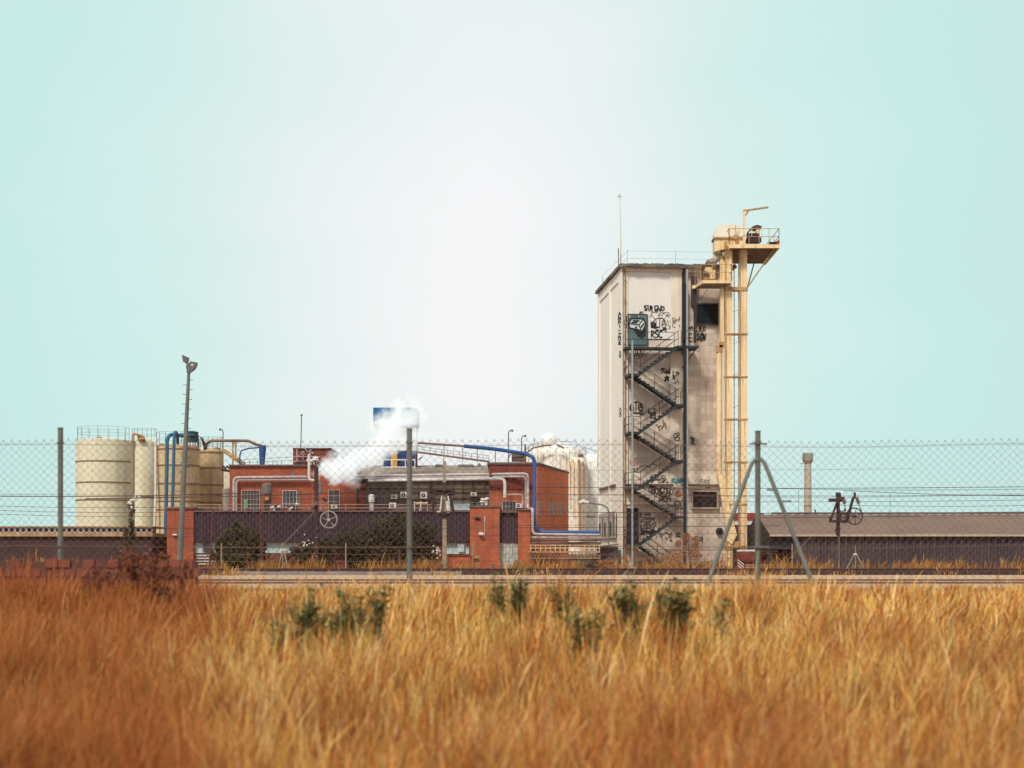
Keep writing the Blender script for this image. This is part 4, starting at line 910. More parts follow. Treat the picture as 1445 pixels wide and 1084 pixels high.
MB().lathe(PX(270.5, 126), 126, [(.45, PZ(624, 126)), (.5, PZ(620, 126)), (.38, PZ(619, 126)), (.55, PZ(615, 126)), (.42, PZ(613, 126)), (.5, PZ(610, 126)), (.2, PZ(608, 126))], 14).build('body', mat('collector', (.05, .14, .19), (.03, .07, .1), 2, .5, dirt=.5), t)
m = MB()
for i in range(8): a = i*.785; m.tube([(PX(270.5, 126)+.5*math.cos(a), 126+.5*math.sin(a), PZ(630, 126)), (PX(270.5, 126)+.5*math.cos(a), 126+.5*math.sin(a), PZ(619, 126))], .03, 4)
m.tube(P3([(275, 617, 125.7), (280, 620, 125.7)]), .05, 4).tube(P3([(263, 611, 125.7), (279, 612.5, 125.7)]), .06, 5); m.build('frame', DARK, t)
t = MB(); rnd = random.Random(8)
for k, (x, y, Y) in enumerate(((229, 628, 126), (250.5, 629, 126), (296, 634, 129), (306, 633, 129), (200, 620, 130), (140, 618, 133))):
    MB().lathe(PX(x, Y), Y, [(.25, PZ(y+2, Y)), (.3, PZ(y, Y)), (.1, PZ(y-2, Y))], 10).build('roof_hatch', PIPEB if k < 2 else CREAMD, None, label=['left round rusty hatch on the beige silo', 'rusty hatch under the hooked blue pipe', 'hatch on the dark beige silo by the pipe bundle', 'round cream hatch at the right of the dark beige silo', 'cream hatch on the pale silo', 'cream hatch on the leftmost silo'][k], cat='hatch')
pipe(P3([(187, 626, 130), (187, 611, 130), (196, 614, 130), (203, 616, 130), (203, 624, 130)]), .09, 'pipe', CREAMD, label='rusty cream pipe loop above the pale silo', cat='pipe')
pipe(P3([(197, 615, 130.3), (199, 625, 130.3)]), .16, 'pipe', YELL, label='short yellow pipe stub above the pale silo', cat='pipe')
m = MB()
for i in range(3): m.tube(P3([(284+i*2, 617+i*3, 127), (289+i*1.5, 634, 127)]), .06, 5)
m.build('pipe_bundle', DARK, None, label='bundle of slanting dark pipes between the two beige silos', cat='pipe')
ph = thing('blower_pipe', 'dark overhead pipe on cream legs ending in a blue hopper on the factory roof', 'pipe', P(371, 656, YM+3))
Yp = 121
pipe(P3([(289, 634, 127), (292, 626, 126), (298, 622, Yp), (351, 622, Yp), (360, 627, Yp), (369, 629, Yp)]), .10, 'pipe', PIPEB, ph)
MB().tube(P3([(370.5, 628.5, Yp), (370.5, 634, Yp), (369.8, 656.5, Yp)]), [.24, .24, .17], 10).build('hopper', BLUE, ph)
MB().tube(P3([(367, 631.5, Yp), (350, 633, Yp), (340.5, 636, Yp), (338.5, 642, Yp), (338.5, 656, Yp)]), .05, 6).build('return_pipe', BLUE, ph)
MB().pb(327.3, 329.3, 622.5, 656, Yp, .15).pb(331.3, 333.3, 624, 645, Yp, .15).pb(327, 333.5, 622.6, 626, Yp-.05, .2).build('support', CREAMD, ph)
MB().tube(P3([(315, 636, 124), (344, 656, Yp)]), .11, 4).tube(P3([(317, 634, 124), (346, 654, Yp)]), .04, 4).build('stair_stringer', CREAMD, None, label='sloping cream stair stringer from the dark beige silo to the factory roof', cat='stairs')
t = thing('low_annex', 'low brown building with a lattice band, left of the front range', 'building', (PX(120, 112), 112, 0))
MB().pb(-60, 216, 757, 806, 112, 6).build('wall', mat('annex_brown', (.075, .045, .045), (.05, .03, .035), .6, .9, dirt=.4), t)
MB().pb(-60, 216, 742.5, 744, 111.8, 6).pb(-60, 216, 752, 757, 111.8, 6).build('beam', CREAMD, t)
m = MB()
for i in range(34): x = -56+i*8.1; c = Vector(P(x, 748, 111.9)); m.tube([c+Vector((.17*math.cos(a*.785), 0, .17*math.sin(a*.785))) for a in range(9)], .04, 4)
m.build('ring_lattice', PIPEW, t)
MB().pb(-60, 216, 744.2, 751.8, 112.3, 1).build('lattice_back', mat('back_blue', (.22, .26, .3), (.15, .17, .2), 1), t)

# ================================================================== right side: shed, chimney, brick unit
sh = thing('corrugated_shed', 'long low corrugated shed with a brown pitched roof and an open dark gable end', 'shed', (PX(1170, 112), 112, 0))
GX = 15.91; XR = 38.0; E = Vector((GX, 112, PZ(753.5, 112))); RG = Vector((GX, 118, PZ(726.5, 118))); BE = Vector((GX, 127.8, PZ(773, 127.8)))
m = MB(); n = 74
vs = []
for i in range(n+1):
    x = GX+(XR-GX)*i/n; d = .03*(i % 2); vs += [(x, 111.75, E.z-.05+d), (x, 118, RG.z+d), (x, 127.9, BE.z+d)]
m.add(vs, [(3*i, 3*i+3, 3*i+4, 3*i+1) for i in range(n)]+[(3*i+1, 3*i+4, 3*i+5, 3*i+2) for i in range(n)]); m.v += []
m.build('roof', ROOFB, sh)
MB().box(GX+1.0, XR, 117.9, 118.12, RG.z+.035, RG.z+.16).build('ridge', PIPEB, sh)
MB().box(GX-.02, XR, 111.65, 111.74, E.z-.16, E.z-.03).build('gutter', FRAME, sh)
m = MB(); m.prism([(GX, 112, PZ(773, 112)), (GX, 112, E.z-.07), (GX, 118, RG.z-.05), (GX, 127.8, BE.z-.05), (GX, 127.8, PZ(773, 127.8)-.12), (GX, 127.8, PZ(773, 112))], (0, 0, 0), (.06, 0, 0)); m.build('gable', DARKB, sh)
# wide dark barge sheets that lean forward of the gable
m = MB(); m.prism([P(1086, 754, 111.95), P(1120.5, 754, 111.95), P(1120.5, 773.5, 111.95), P(1086, 773.5, 111.95)], (0, 0, 0), (0, .05, 0)); m.build('fascia', DARKB, sh)
xw = PX(1120, 112)
MB().corr(xw, XR, 112, 0, PZ(755.3, 112), .42, .09, .1).build('cladding', SHEDC, sh)
MB().box(xw, XR, 112.2, 127, 0, PZ(757.5, 112)).build('wall', SHEDC, sh)
m = MB(); m.pb(1083, 1088, 773.7, 806, 112.05, .25); m.build('column', DARKB, sh)
m = MB(); m.pb(1117.3, 1118.5, 772, 806, 111.6, .08); m.build('post', PIPEW, sh)
bu = thing('brick_office', 'small red brick office with windows and a white pipe under the shed canopy', 'building', (PX(1090, 119), 119, 0))
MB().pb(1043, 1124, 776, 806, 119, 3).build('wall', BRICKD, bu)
for a, b in ((1063, 1074.5), (1096, 1115)): window(bu, a, b, 786.5, 800, 119, 2, 2, GLASSD, FRAME, {1063: 'left office window', 1096: 'wide right office window'}[a], .6)
pipe(P3([(1040, 777.5, 118.4), (1103, 777.5, 118.4), (1109, 780, 118.4)]), .09, 'pipe', WHITE, label='white horizontal pipe across the small brick office', cat='pipe')
t = MB()
for k in range(3): t.tube(P3([(1041, 790+k*4, 118), (1050, 797+k*4, 118)]), .04, 4)
t.build('stair_rail', WHITE, None, label='small white stair railing at the foot of the elevator', cat='railing')
m = MB()
for x in range(1054, 1122, 9): m.tube(P3([(x, 806, 111), (x, 797, 111)]), .02, 4)
for y in (797.3, 801): m.tube(P3([(1052, y, 111), (1118, y, 111)]), .018, 4)
m.build('railing', PIPEW, None, label='low pale railing in front of the small brick office', cat='railing')
t = thing('far_warehouse', 'distant red topped warehouse glimpsed between the elevator legs', 'building', (PX(1055, 160), 160, 0))
MB().pb(1036, 1078, 741, 806, 160, 8).build('wall', mat('ware_dark', (.06, .05, .06), (.03, .03, .04), .5), t)
MB().pb(1036, 1078, 734, 740.8, 159.9, 8).build('white_band', WHITE, t)
MB().pb(1036, 1078, 724.5, 733.8, 159.8, 8).build('red_band', mat('red_band', (.30, .05, .04), (.24, .04, .04), 1), t)
c = thing('chimney', 'slender streaked concrete chimney with a wide cap rising behind the shed', 'chimney', (PX(1140, 130), 130, 0))
s_ = 130/K
MB().lathe(PX(1140, 130), 130, [(5.4*s_, 0), (5.2*s_, PZ(712, 130)), (4.7*s_, PZ(652, 130))], 24).build('shaft', CHIM, c)
MB().lathe(PX(1140, 130), 130, [(4.8*s_, PZ(653.5, 130)), (7.2*s_, PZ(651, 130)), (7.6*s_, PZ(650, 130)), (7.6*s_, PZ(640, 130)), (6.8*s_, PZ(639.3, 130)), (6.2*s_, PZ(640.5, 130))], 24).build('cap', mat('cap_grey', (.52, .53, .50), (.42, .42, .40), 1, .8, streak=.4), c)
m = MB()
for y in (652.7, 713.5): m.lathe(PX(1140, 130), 130, [(5.25*s_, PZ(y+.7, 130)), (5.9*s_, PZ(y+.7, 130)), (5.9*s_, PZ(y-.7, 130)), (5.25*s_, PZ(y-.7, 130))], 24)
m.tube(P3([(1130, 654.5, 129.8), (1135.5, 653, 129.8)]), .04, 4); m.build('band', CREAMD, c)
MB().pb(1150, 1151.6, 719, 727, 118.3, .15).build('stub_vent', RUSTW, None, label='short rusty vent stub on the shed ridge', cat='vent')

# ================================================================== ground, track bed, railway
def gz(x, y):
    z = np.interp(y, [8, 12, 17, 21, 24, 26, 28, 33], [-1.30, -1.14, -.77, -.43, -.18, -.02, .01, 0.])
    return z+np.where(y < 30, .05*np.sin(x*1.1+y*.7)*np.sin(y*.9-x*.4), 0)*np.clip((27-y)/6, 0, 1)
ys = [-60, -20, 0, 5, 8]+[9+i*.5 for i in range(48)]+[34, 40, 58, 62, 96, 110, 150, 220, 400, 900, 3000]
xs = [-2500, -600, -200, -90, -40]+[-24+i*1.0 for i in range(49)]+[40, 90, 200, 600, 2500]
XX, YY = np.meshgrid(xs, ys); ZZ = gz(XX, YY)
m = MB(); nx = len(xs)
m.v = [tuple(map(float, v)) for v in zip(XX.ravel(), YY.ravel(), ZZ.ravel())]
m.f = [(j*nx+i, j*nx+i+1, (j+1)*nx+i+1, (j+1)*nx+i) for j in range(len(ys)-1) for i in range(nx-1)]
m.build('ground', mat('dry_soil', (.30, .16, .065), (.20, .10, .05), .6, .95, c3=(.36, .22, .10), dirt=.4), None, kind='structure')
def strip(name, y0, y1, z, m_, x=260):
    b = MB(); b.add([(-x, y0, z), (x, y0, z), (x, y1, z), (-x, y1, z)], [(0, 1, 2, 3)]); return b.build(name, m_, None, kind='structure')
strip('gravel', 33.2, 60, .012, mat('ballast', (.52, .36, .22), (.42, .27, .165), 3.0, .95, c3=(.56, .42, .30), dirt=.5, bump=.8))
gy = [27.4, 28, 29, 30, 31, 32, 33.1]; gm = MB(); gxs = [-24+i*1.0 for i in range(49)]
for y in gy:
    for x in gxs: gm.v.append((x, y, float(gz(x, y))+.014))
gm.f = [(j*49+i, j*49+i+1, (j+1)*49+i+1, (j+1)*49+i) for j in range(len(gy)-1) for i in range(48)]
gm.build('gravel', MATS['ballast'], None, kind='structure')
strip('track_bed', 60.1, 95, .014, mat('dark_ballast', (.16, .10, .085), (.10, .06, .06), 2, .95, dirt=.5))
RAILM = mat('rail_steel', (.10, .055, .05), (.07, .035, .035), 3, .7, dirt=.3)
def railbar(name, Y, z0, lab, grp=None, xa=-40, xb=42, h=.15):
    b = MB(); 
    if h < .05: b.box(xa, xb, Y-.036, Y+.036, 0, z0+h)
    else: b.box(xa, xb, Y-.07, Y+.07, z0, z0+.025).box(xa, xb, Y-.015, Y+.015, z0+.024, z0+h-.03).box(xa, xb, Y-.036, Y+.036, z0+h-.031, z0+h)
    return b.build(name, RAILM, None, label=lab, cat='rail')
railbar('rail', 40.0, .02, 'front steel rail on the pale ballast nearest the fence', h=.028)
railbar('rail', 34.6, .02, 'thin buried steel rail just behind the fence in pale gravel', h=.026)
railbar('rail', 62.5, .03, 'dark steel rail on the raised track, nearer of two', h=.19)
railbar('rail', 64.1, .03, 'dark steel rail on the raised track, farther of two', h=.19)
m = MB(); rnd = random.Random(4)
for i in range(110): x = -33+i*.62; m.box(x, x+.26, 61.7, 64.9, .02, .10+rnd.random()*.02)
m.build('sleepers', mat('sleeper', (.10, .06, .05), (.06, .04, .04), 3, .95), None, kind='stuff', label='weathered dark sleepers under the raised track', cat='sleepers')
KA = 60.6
kb = MB(); 
for i in range(14):
    a = 328+i*23.2; kb.pb(a+.15, a+23, 806.4+(.25*(i % 3)), 811.5, KA, .5)
kb.build('platform_kerb', KERB, None, label='low pale concrete kerb running along the track', cat='kerb')
kb = MB(); kb.pb(275, 327, 807.5, 814, KA-.6, .5); kb.pb(651, 1600, 807.2, 814, KA-.5, .4); kb.build('track_wall', DARK, None, label='dark low retaining edge beside the raised track', cat='kerb')
MB().pb(674, 722, 803, 806.5, 88, .8).build('white_slab', WHITE, None, label='white slab lying in front of the middle brick pier', cat='slab')
m = MB(); rnd = random.Random(6)
for i in range(26): x = 346+i*3.1; m.pb(x, x+3.6, 803.2-rnd.random()*1.5, 807, 86+rnd.random()*.6, .6)
m.build('rubble', KERB, None, label='line of pale broken concrete rubble behind the kerb', cat='rubble', kind='stuff')
t = thing('brick_planter', 'small orange brick box wall in front of the middle pier', 'brick wall', (PX(653, 104), 104, 0))
MB().pb(632, 664, 785, 806, 104, 1.6).build('wall', BRICKO, t); MB().pb(631.5, 664.5, 783.5, 785, 103.95, 1.7).build('coping', BRICKD, t)
MB().pb(665, 677, 784, 788, 104.4, .6).pb(668, 676, 788, 796, 104.6, .5).build('broken_end', RUST, t)
MB().pb(666.2, 668.2, 766, 784, 104.3, .08).build('post', CONC, t)
MB().pb(693, 698, 796, 803, 103, .4).build('meter_box', mat('meter', (.2, .15, .12), (.1, .08, .07), 3), None, label='small brown box at the foot of the middle pier', cat='box')
# near ruined brick wall at lower left
wl = thing('ruined_brick_wall', 'out of focus crumbling red brick wall corner in the grass at the lower left', 'brick wall', (PX(180, 24), 24, -.1))
m = MB(); rnd = random.Random(12); x = PX(-90, 24); row = 0; BN = leafmat('old_bricks', (.055, .016, .022), (.22, .055, .030), 0); z = -.6; bh = .118
ztop = PZ(779, 24)
nr = int((ztop-z)/bh)
for r_ in range(nr):
    xx = x-(r_ % 2)*.075
    while xx < PX(276, 24)-.05:
        w = .15; zz = z+r_*bh
        if r_ >= nr-1 and rnd.random() < .35: xx += w+.012; continue
        x1 = min(xx+w, PX(276+2*(r_ % 2), 24)); d = rnd.uniform(-.02, .02)
        m.box(xx, x1, 24+d, 24.28+d, zz, zz+bh-.012); xx += w+.012
m.build('bricks', BN, wl)
MB().box(x, PX(275, 24), 24.03, 24.25, -.6, ztop-bh*1.1).build('mortar_core', mat('mortar', (.13, .065, .05), (.09, .04, .035), 3, .95), wl)

# ================================================================== chain link fence
YFn = 27.0; S = YFn/K
fence = thing('chain_link_fence', 'rusty chain link fence on galvanised posts running across the whole view', 'fence', (PX(722, YFn), YFn, .05))
x0f, x1f = -9.6, 9.9
zt, zb = PZ(622.5, YFn), PZ(835, YFn)
cw = 11.35*S; n = int((x1f-x0f)/(cw)); ch = cw*.97
rows = int(round((zt-zb)/(ch/2)))
V = []; F = []
def seg(a, b, r):
    a = np.array(a); b = np.array(b); d = (b-a)/np.linalg.norm(b-a); u = np.cross(d, (0, 1, 0)); u /= np.linalg.norm(u); v = np.array((0, 1, 0)); k = len(V)
    for p in (a-d*r*.5, b+d*r*.5):
        V.extend([tuple(p+u*r), tuple(p+v*r*1.0), tuple(p-u*r), tuple(p-v*r)])
    F.extend([(k, k+1, k+5, k+4), (k+1, k+2, k+6, k+5), (k+2, k+3, k+7, k+6), (k+3, k, k+4, k+7)])
rw = .0019; rnd = random.Random(2)
warp = lambda x, z: (x+.012*math.sin(z*2.1+x*.8), z+.018*math.sin(x*.9+1)+.008*math.sin(x*3.7))
for i in range(n):
    for s_ in (0, 1):   # each wire zigzags between neighbours
        if s_: continue
        xa = x0f+i*cw
        prev = None
        for j in range(rows+1):
            x = xa+(cw*.5 if j % 2 else -.0)+(0 if j % 2 else 0); x = xa+(.5*cw+.0 if j % 2 else 0)
            xx, zz = warp(x, zt-j*ch/2); y = YFn+(.004 if j % 2 else -.004)
            if prev: seg(prev, (xx, y, zz), rw)
            prev = (xx, y, zz)
        prev = None
        for j in range(rows+1):
            x = xa+(-.5*cw if j % 2 else 0)+.004
            xx, zz = warp(x, zt-j*ch/2); y = YFn+(-.004 if j % 2 else .004)
            if prev: seg(prev, (xx, y, zz), rw)
            prev = (xx, y, zz)
        xx, zz = warp(xa, zt); seg((xx-.012, YFn, zz-.01), (xx+.012, YFn, zz+.018), rw*1.2); seg((xx+.012, YFn, zz-.01), (xx-.012, YFn, zz+.018), rw*1.2)
m = MB(); m.v = V; m.f = F; m.build('wire_mesh', WIRE, fence, smooth=False)
for py in (629, 700, 772, 832):
    m = MB(); m.tube([(x, YFn-.012, PZ(py, YFn)+.018*math.sin(x*.9+1)-.01*math.cos(x*1.2)) for x in np.arange(x0f, x1f, .4)], .0042, 4); m.build('tension_wire', WIRE, fence)
for px, pt in ((84, 603), (577.5, 604), (1070, 607.5), (1562, 604), (-410, 604)):
    if px < -300: continue
    m = MB(); r = .041
    m.tube([(PX(px, YFn), YFn+.055, -.15), (PX(px, YFn), YFn+.055, PZ(pt+1, YFn))], r, 14).lathe(PX(px, YFn), YFn+.055, [(r*1.1, PZ(pt+2, YFn)), (r*1.15, PZ(pt+.6, YFn)), (r*.9, PZ(pt, YFn))], 14)
    p = m.build('post', GALV, fence)
    m = MB()
    for q in (623, 770): m.lathe(PX(px, YFn), YFn+.055, [(r*1.2, PZ(q+3, YFn)), (r*1.25, PZ(q+2.8, YFn)), (r*1.25, PZ(q, YFn)), (r*1.2, PZ(q-.2, YFn))], 14)
    m.build('post_clamp', mat('clamp', (.16, .14, .14), (.1, .09, .09), 4, .6), p)
px = 1070
m = MB()
for py, a, b in ((626.5, -12, 12.5), (772, -11, 15)): m.tube([(PX(px+a, YFn), YFn+.0, PZ(py, YFn)), (PX(px+b, YFn), YFn+.0, PZ(py, YFn))], .013, 6)
m.build('cross_bar', mat('clamp', (.2, .2, .2)), fence)
for s_ in ((-1, 1062.5, 1003, 812), (1, 1077, 1149, 828)):
    d_, xa, xb, yb = s_
    pts = [P(px+d_*1.5, 649, YFn+.03), P(px+d_*5, 649, YFn+.02), P(px+d_*9, 654, YFn), P(px+d_*12, 661, YFn-.02)]
    e = Vector(P(xb, yb, YFn-.12)); q_ = Vector(pts[-1]); pts.append(tuple(e+(e-q_).normalized()*.25))
    MB().tube(pts, [.026, .03, .03, .031, .034], 10).build('brace', GALV, fence, label='left slanting brace tube' if d_ < 0 else 'right slanting brace tube')
# second faint wire fence by the factory
rf_ = thing('far_fence', 'thin wire fence with slim posts in front of the factory bushes', 'fence', (PX(500, 98), 98, 0))
for px, pt in ((312.5, 766), (399, 766), (488, 766), (578, 766), (1118, 768)):
    MB().tube(P3([(px, 806, 98), (px, pt, 98)]), .038, 5).build('post', CONC, rf_)
for px, h, w_ in ((399.5, 776, 7), (1207, 782, 14)):
    if px > 1000:
        w2 = thing('braced_post', 'little pale braced fence post standing in front of the corrugated shed', 'fence post', P(px, 806, 98)); par = w2
        MB().tube(P3([(px, 806, 98), (px, 770, 98)]), .035, 5).build('post', CONC, w2)
    else: par = rf_
    for d_ in (-1, 1): MB().tube(P3([(px+d_*1.5, h, 98), (px+d_*w_, 806, 97.8)]), .034, 5).build('brace', KERB, par)
    MB().pb(px-2.5, px+2.5, h-1, h+1.5, 97.95, .08).build('brace_cap', WHITE, par)
for py in (772, 782, 792):
    MB().tube([(x, 98, PZ(py, 98)+.02*math.sin(x)) for x in np.arange(-18.5, 15.5, 1.0)], .01, 3).build('wire', WIRE, rf_)

# ================================================================== railway masts and overhead wires
YW = 100.0
def wheel(par, px, py, rpx, Y, mt, nsp=5):
    c = Vector(P(px, py, Y)); r = rpx*Y/K
    MB().tube([c+Vector((r*math.cos(2*math.pi*i/28), 0, r*math.sin(2*math.pi*i/28))) for i in range(29)], .035, 5, caps=False).build('wheel_rim', mt, par)
    m = MB()
    for i in range(nsp): a = .4+2*math.pi*i/nsp; m.tube([c, c+Vector((r*math.cos(a), 0, r*math.sin(a)))], .022, 4)
    m.tube([c-Vector((0, .12, 0)), c+Vector((0, .12, 0))], r*.2, 10); m.build('wheel_hub', mt, par)
# dark mast with tension wheel
t = thing('railway_mast', 'dark rusty railway mast with an open spoked tension wheel at its right', 'mast', (PX(445, YW), YW, 0))
m = MB(); m.pb(443.4, 448.8, 658.5, 806, YW, .22); m.build('pole', DARK, t)
m = MB()
for i in range(5): m.tube(P3([(446.8, 745+i*13, YW-.01), (446.8, 747+i*13, YW-.01)]), .045, 5)
m.build('bolts', RUST, t)
wheel(t, 464, 733.5, 11.8, YW-.1, mat('wheel_pale', (.42, .40, .37), (.3, .27, .26), 3, .6))
m = MB(); m.pb(444, 456.5, 707.5, 709.5, YW-.1, .1); m.pb(449.5, 454, 681, 697, YW-.1, .3); m.tube(P3([(441, 716, YW-.1), (446, 711, YW-.1), (455, 715, YW-.1), (463, 731, YW-.1)]), .05, 4); m.tube(P3([(438, 720, YW), (447, 709, YW)]), .09, 5)
m.build('bracket', mat('bracket_grey', (.2, .17, .16), (.1, .07, .08), 3, .7), t)
m = MB()
for i in range(6): m.tube(P3([(455+i*1.1, 703+i*.7, YW-.15), (455.7+i*1.1, 703.4+i*.7, YW-.15)]), .08, 7)
m.build('insulator', DARK, t)
MB().tube(P3([(444, 722, YW), (369, 800, YW-1)]), .015, 5).build('guy_wire', CONC, None, label='pale guy wire slanting down left from the dark mast', cat='guy wire')
# concrete mast
t = thing('railway_mast', 'square pale concrete railway mast with dark tensioning brackets and hanging weights', 'mast', (PX(627, YW), YW, 0))
m = MB(); a = PX(625, YW), PX(629.2, YW), PX(624, YW), PX(630.4, YW)
m.hexa([(a[2], YW, 0), (a[3], YW, 0), (a[3], YW+.26, 0), (a[2], YW+.26, 0), (a[0], YW, PZ(651, YW)), (a[1], YW, PZ(651, YW)), (a[1], YW+.18, PZ(651, YW)), (a[0], YW+.18, PZ(651, YW))]); m.build('pole', CONC, t)
m = MB()
m.pb(625, 629.5, 680.5, 686, YW-.03, .25); m.blob(P(627.5, 691.5, YW-.1), .2, (1.3, .8, 1), 8)
m.pb(614, 640, 691, 694.5, YW-.15, .12); m.pb(606.5, 610.5, 683, 693, YW-.1, .16)
m.tube(P3([(608.5, 692, YW-.1), (612, 722, YW-.1), (616.5, 726, YW-.1), (637, 726.5, YW-.1), (640, 722, YW-.1), (634.5, 695, YW-.1)]), .075, 5)
m.tube(P3([(612, 690, YW-.1), (615, 716, YW-.1)]), .05, 5); m.tube(P3([(632, 694, YW-.1), (637, 716, YW-.1)]), .06, 5)
m.pb(620, 634, 722, 724.8, YW-.2, .3); m.pb(622.5, 631.5, 726.5, 730, YW-.1, .35)
m.build('bracket', DARK, t)
m = MB()
for i, x in enumerate((616.5, 620.5, 633, 638)): m.blob(P(x, 697, YW-.2), .09, (1, 1, 1.2), 6).blob(P(x, 692, YW-.2), .08, (1.2, 1, 1), 6)
for k in range(7): m.tube(P3([(606.5+k*.0, 684+k*1.6, YW-.12), (606.5+k*.0, 684.8+k*1.6, YW-.12)]), .11, 7)
m.build('insulator', DARK, t)
m = MB()
for x0_, x1_ in ((623.6, 621.2), (632.5, 634.5)): m.tube(P3([(x0_, 700, YW-.2), (x1_, 722, YW-.2)]), .05, 5)
m.tube(P3([(632, 707, YW-.25), (633, 721, YW-.25)]), .12, 8); m.pb(617, 622, 721, 723, YW-.22, .1); m.pb(631, 635, 721, 724, YW-.22, .1)
m.build('weight', WHITE, t)
# right dark mast
t = thing('railway_mast', 'purple black railway mast with A shaped bracket before the shed roof', 'mast', (PX(1183, YW), YW, 0))
m = MB(); m.pb(1181, 1185.2, 695, 745, YW, .2); m.pb(1180.8, 1185.6, 745, 756, YW-.03, .26); m.build('pole', DARK, t)
m = MB(); m.pb(1183, 1185.3, 756, 806, YW+.02, .12); m.build('lower_pole', mat('lower_pole', (.14, .12, .11), (.09, .08, .08), 2, .8), t)
m = MB(); m.pb(1179.5, 1183.3, 695, 702, YW-.05, .1); m.pb(1184.7, 1187, 696, 702, YW-.05, .1); m.pb(1169.5, 1181, 703.5, 708, YW-.1, .1)
m.pb(1181, 1192, 701, 708, YW-.08, .1)
m.tube(P3([(1181.8, 707, YW-.1), (1171.5, 736, YW-.1)]), .07, 4); m.tube(P3([(1183, 709, YW-.1), (1186.8, 734, YW-.1)]), .04, 4)
m.pb(1171, 1196, 734, 737.5, YW-.12, .12); m.pb(1170.5, 1174, 729, 737, YW-.15, .15); m.tube(P3([(1195, 736, YW-.1), (1203.5, 704, YW-.1), (1206, 701, YW-.1)]), .085, 4); m.pb(1205, 1208, 695, 702, YW-.1, .12)
m.tube(P3([(1186, 725, YW-.1), (1190, 724, YW-.1), (1195, 726, YW-.1)]), .04, 4); m.pb(1179.5, 1187, 744.5, 746, YW-.06, .1); m.pb(1178.8, 1182, 747, 751, YW-.06, .1)
m.build('bracket', DARK, t)
wheel(t, 1205.5, 728.5, 11.5, YW-.2, DARK, 7)
wheel(t, 1191.5, 731, 6.5, YW+.1, mat('wheel_small', (.16, .13, .12)), 6)
m = MB(); m.tube(P3([(1190, 704, YW-.3), (1192, 711, YW-.3)]), .10, 7); m.tube(P3([(1192, 711, YW-.3), (1192.5, 718, YW-.3)]), .03, 4); m.blob(P(1192.5, 719.5, YW-.3), .08)
m.tube(P3([(1208.5, 702, YW-.3), (1212, 711, YW-.3)]), .09, 7); m.tube(P3([(1212, 711, YW-.3), (1214.5, 720, YW-.3)]), .025, 4); m.blob(P(1214.5, 720.5, YW-.3), .08); m.build('insulator', PIPEB, t)
MB().tube(P3([(1169, 733, YW), (1101, 801, YW-1)]), .015, 5).build('guy_wire', CONC, None, label='pale guy wire slanting down left from the purple black mast', cat='guy wire')
# rusty slanted posts in front of the cladding
for a, b, lab in ((301, 295.5, 'leftmost rusty leaning post in front of the purple cladding'), (367.5, 370, 'second rusty post, right of the leafy bush')):
    MB().tube(P3([(b, 806, 101), (a, 719, 101)]), [.075, .055], 7).build('rusty_post', RUSTW, None, label=lab, cat='post')
# overhead wires
wl_ = [(661.5, 661.5, 104, .008, 570, 1290), (687.5, 686.5, 97, .018, 745, 1500), (689.5, 689.5, 96, .012, 1085, 1500), (692.2, 700, 96.6, .016, 1190, 1500), (697, 698.5, 97.2, .014, 745, 1500),
       (707, 705, 96.4, .013, 860, 1500), (713, 712, 97, .012, 1185, 1500), (722.5, 722, 96.8, .020, 760, 1500), (728.5, 728.5, 96.3, .016, 745, 1300), (745.5, 742, 96.2, .018, -60, 1100), (757, 753, 96.1, .012, -60, 1050), (700, 696.5, 103, .026, -60, 340), (704, 690, 96.9, .026, 120, 640),
       (704, 704, 96.8, .011, 380, 840), (744, 731, 99.5, .013, 280, 460), (712, 716, 97.1, .013, -60, 230), (718, 723, 97.3, .013, -60, 230), (723, 729, 97.4, .012, -60, 230), (774, 774, 98.5, .016, 855, 1120), (737, 741, 96.5, .012, 470, 840)]
for i, (ya, yb, Y, r, xa, xb) in enumerate(wl_):
    n = 14
    MB().tube(P3([(xa+(xb-xa)*k/n, ya+(yb-ya)*k/n+2.2*math.sin(math.pi*k/n), Y) for k in range(n+1)]), r, 4).build('overhead_wire', DARK, None, label='thin dark overhead railway wire strung level in front of the factory', cat='wire', group='overhead railway wires')
for px, a, b in ((1127, 690, 723), (1202, 690, 698), (1256, 697, 724), (1036, 712, 724), (967, 690, 730), (770, 690, 700)):
    MB().tube(P3([(px, a, 96.5), (px, b, 96.5)]), .009, 3).build('dropper', DARK, None, label='short vertical dropper wire hanging between the overhead wires', cat='wire', group='dropper wires')
for k, (px, py, lab) in enumerate(((1088, 691.5, 'small insulator on the upper wire beside the braced fence post'), (1110, 707.5, 'ribbed insulator string on a wire left of the chimney'), (672, 731, 'insulator string crossing the middle brick pier'), (833, 729, 'small insulator on the wire before the domed silo'), (1187, 722, 'small clamp on the wire near the right mast'))):
    m = MB()
    for i in range(8): m.tube(P3([(px-6+i*1.6, py, 96.2), (px-5.2+i*1.6, py, 96.2)]), .07 if i % 2 else .04, 7)
    m.build('insulator', DARK, None, label=lab, cat='insulator')
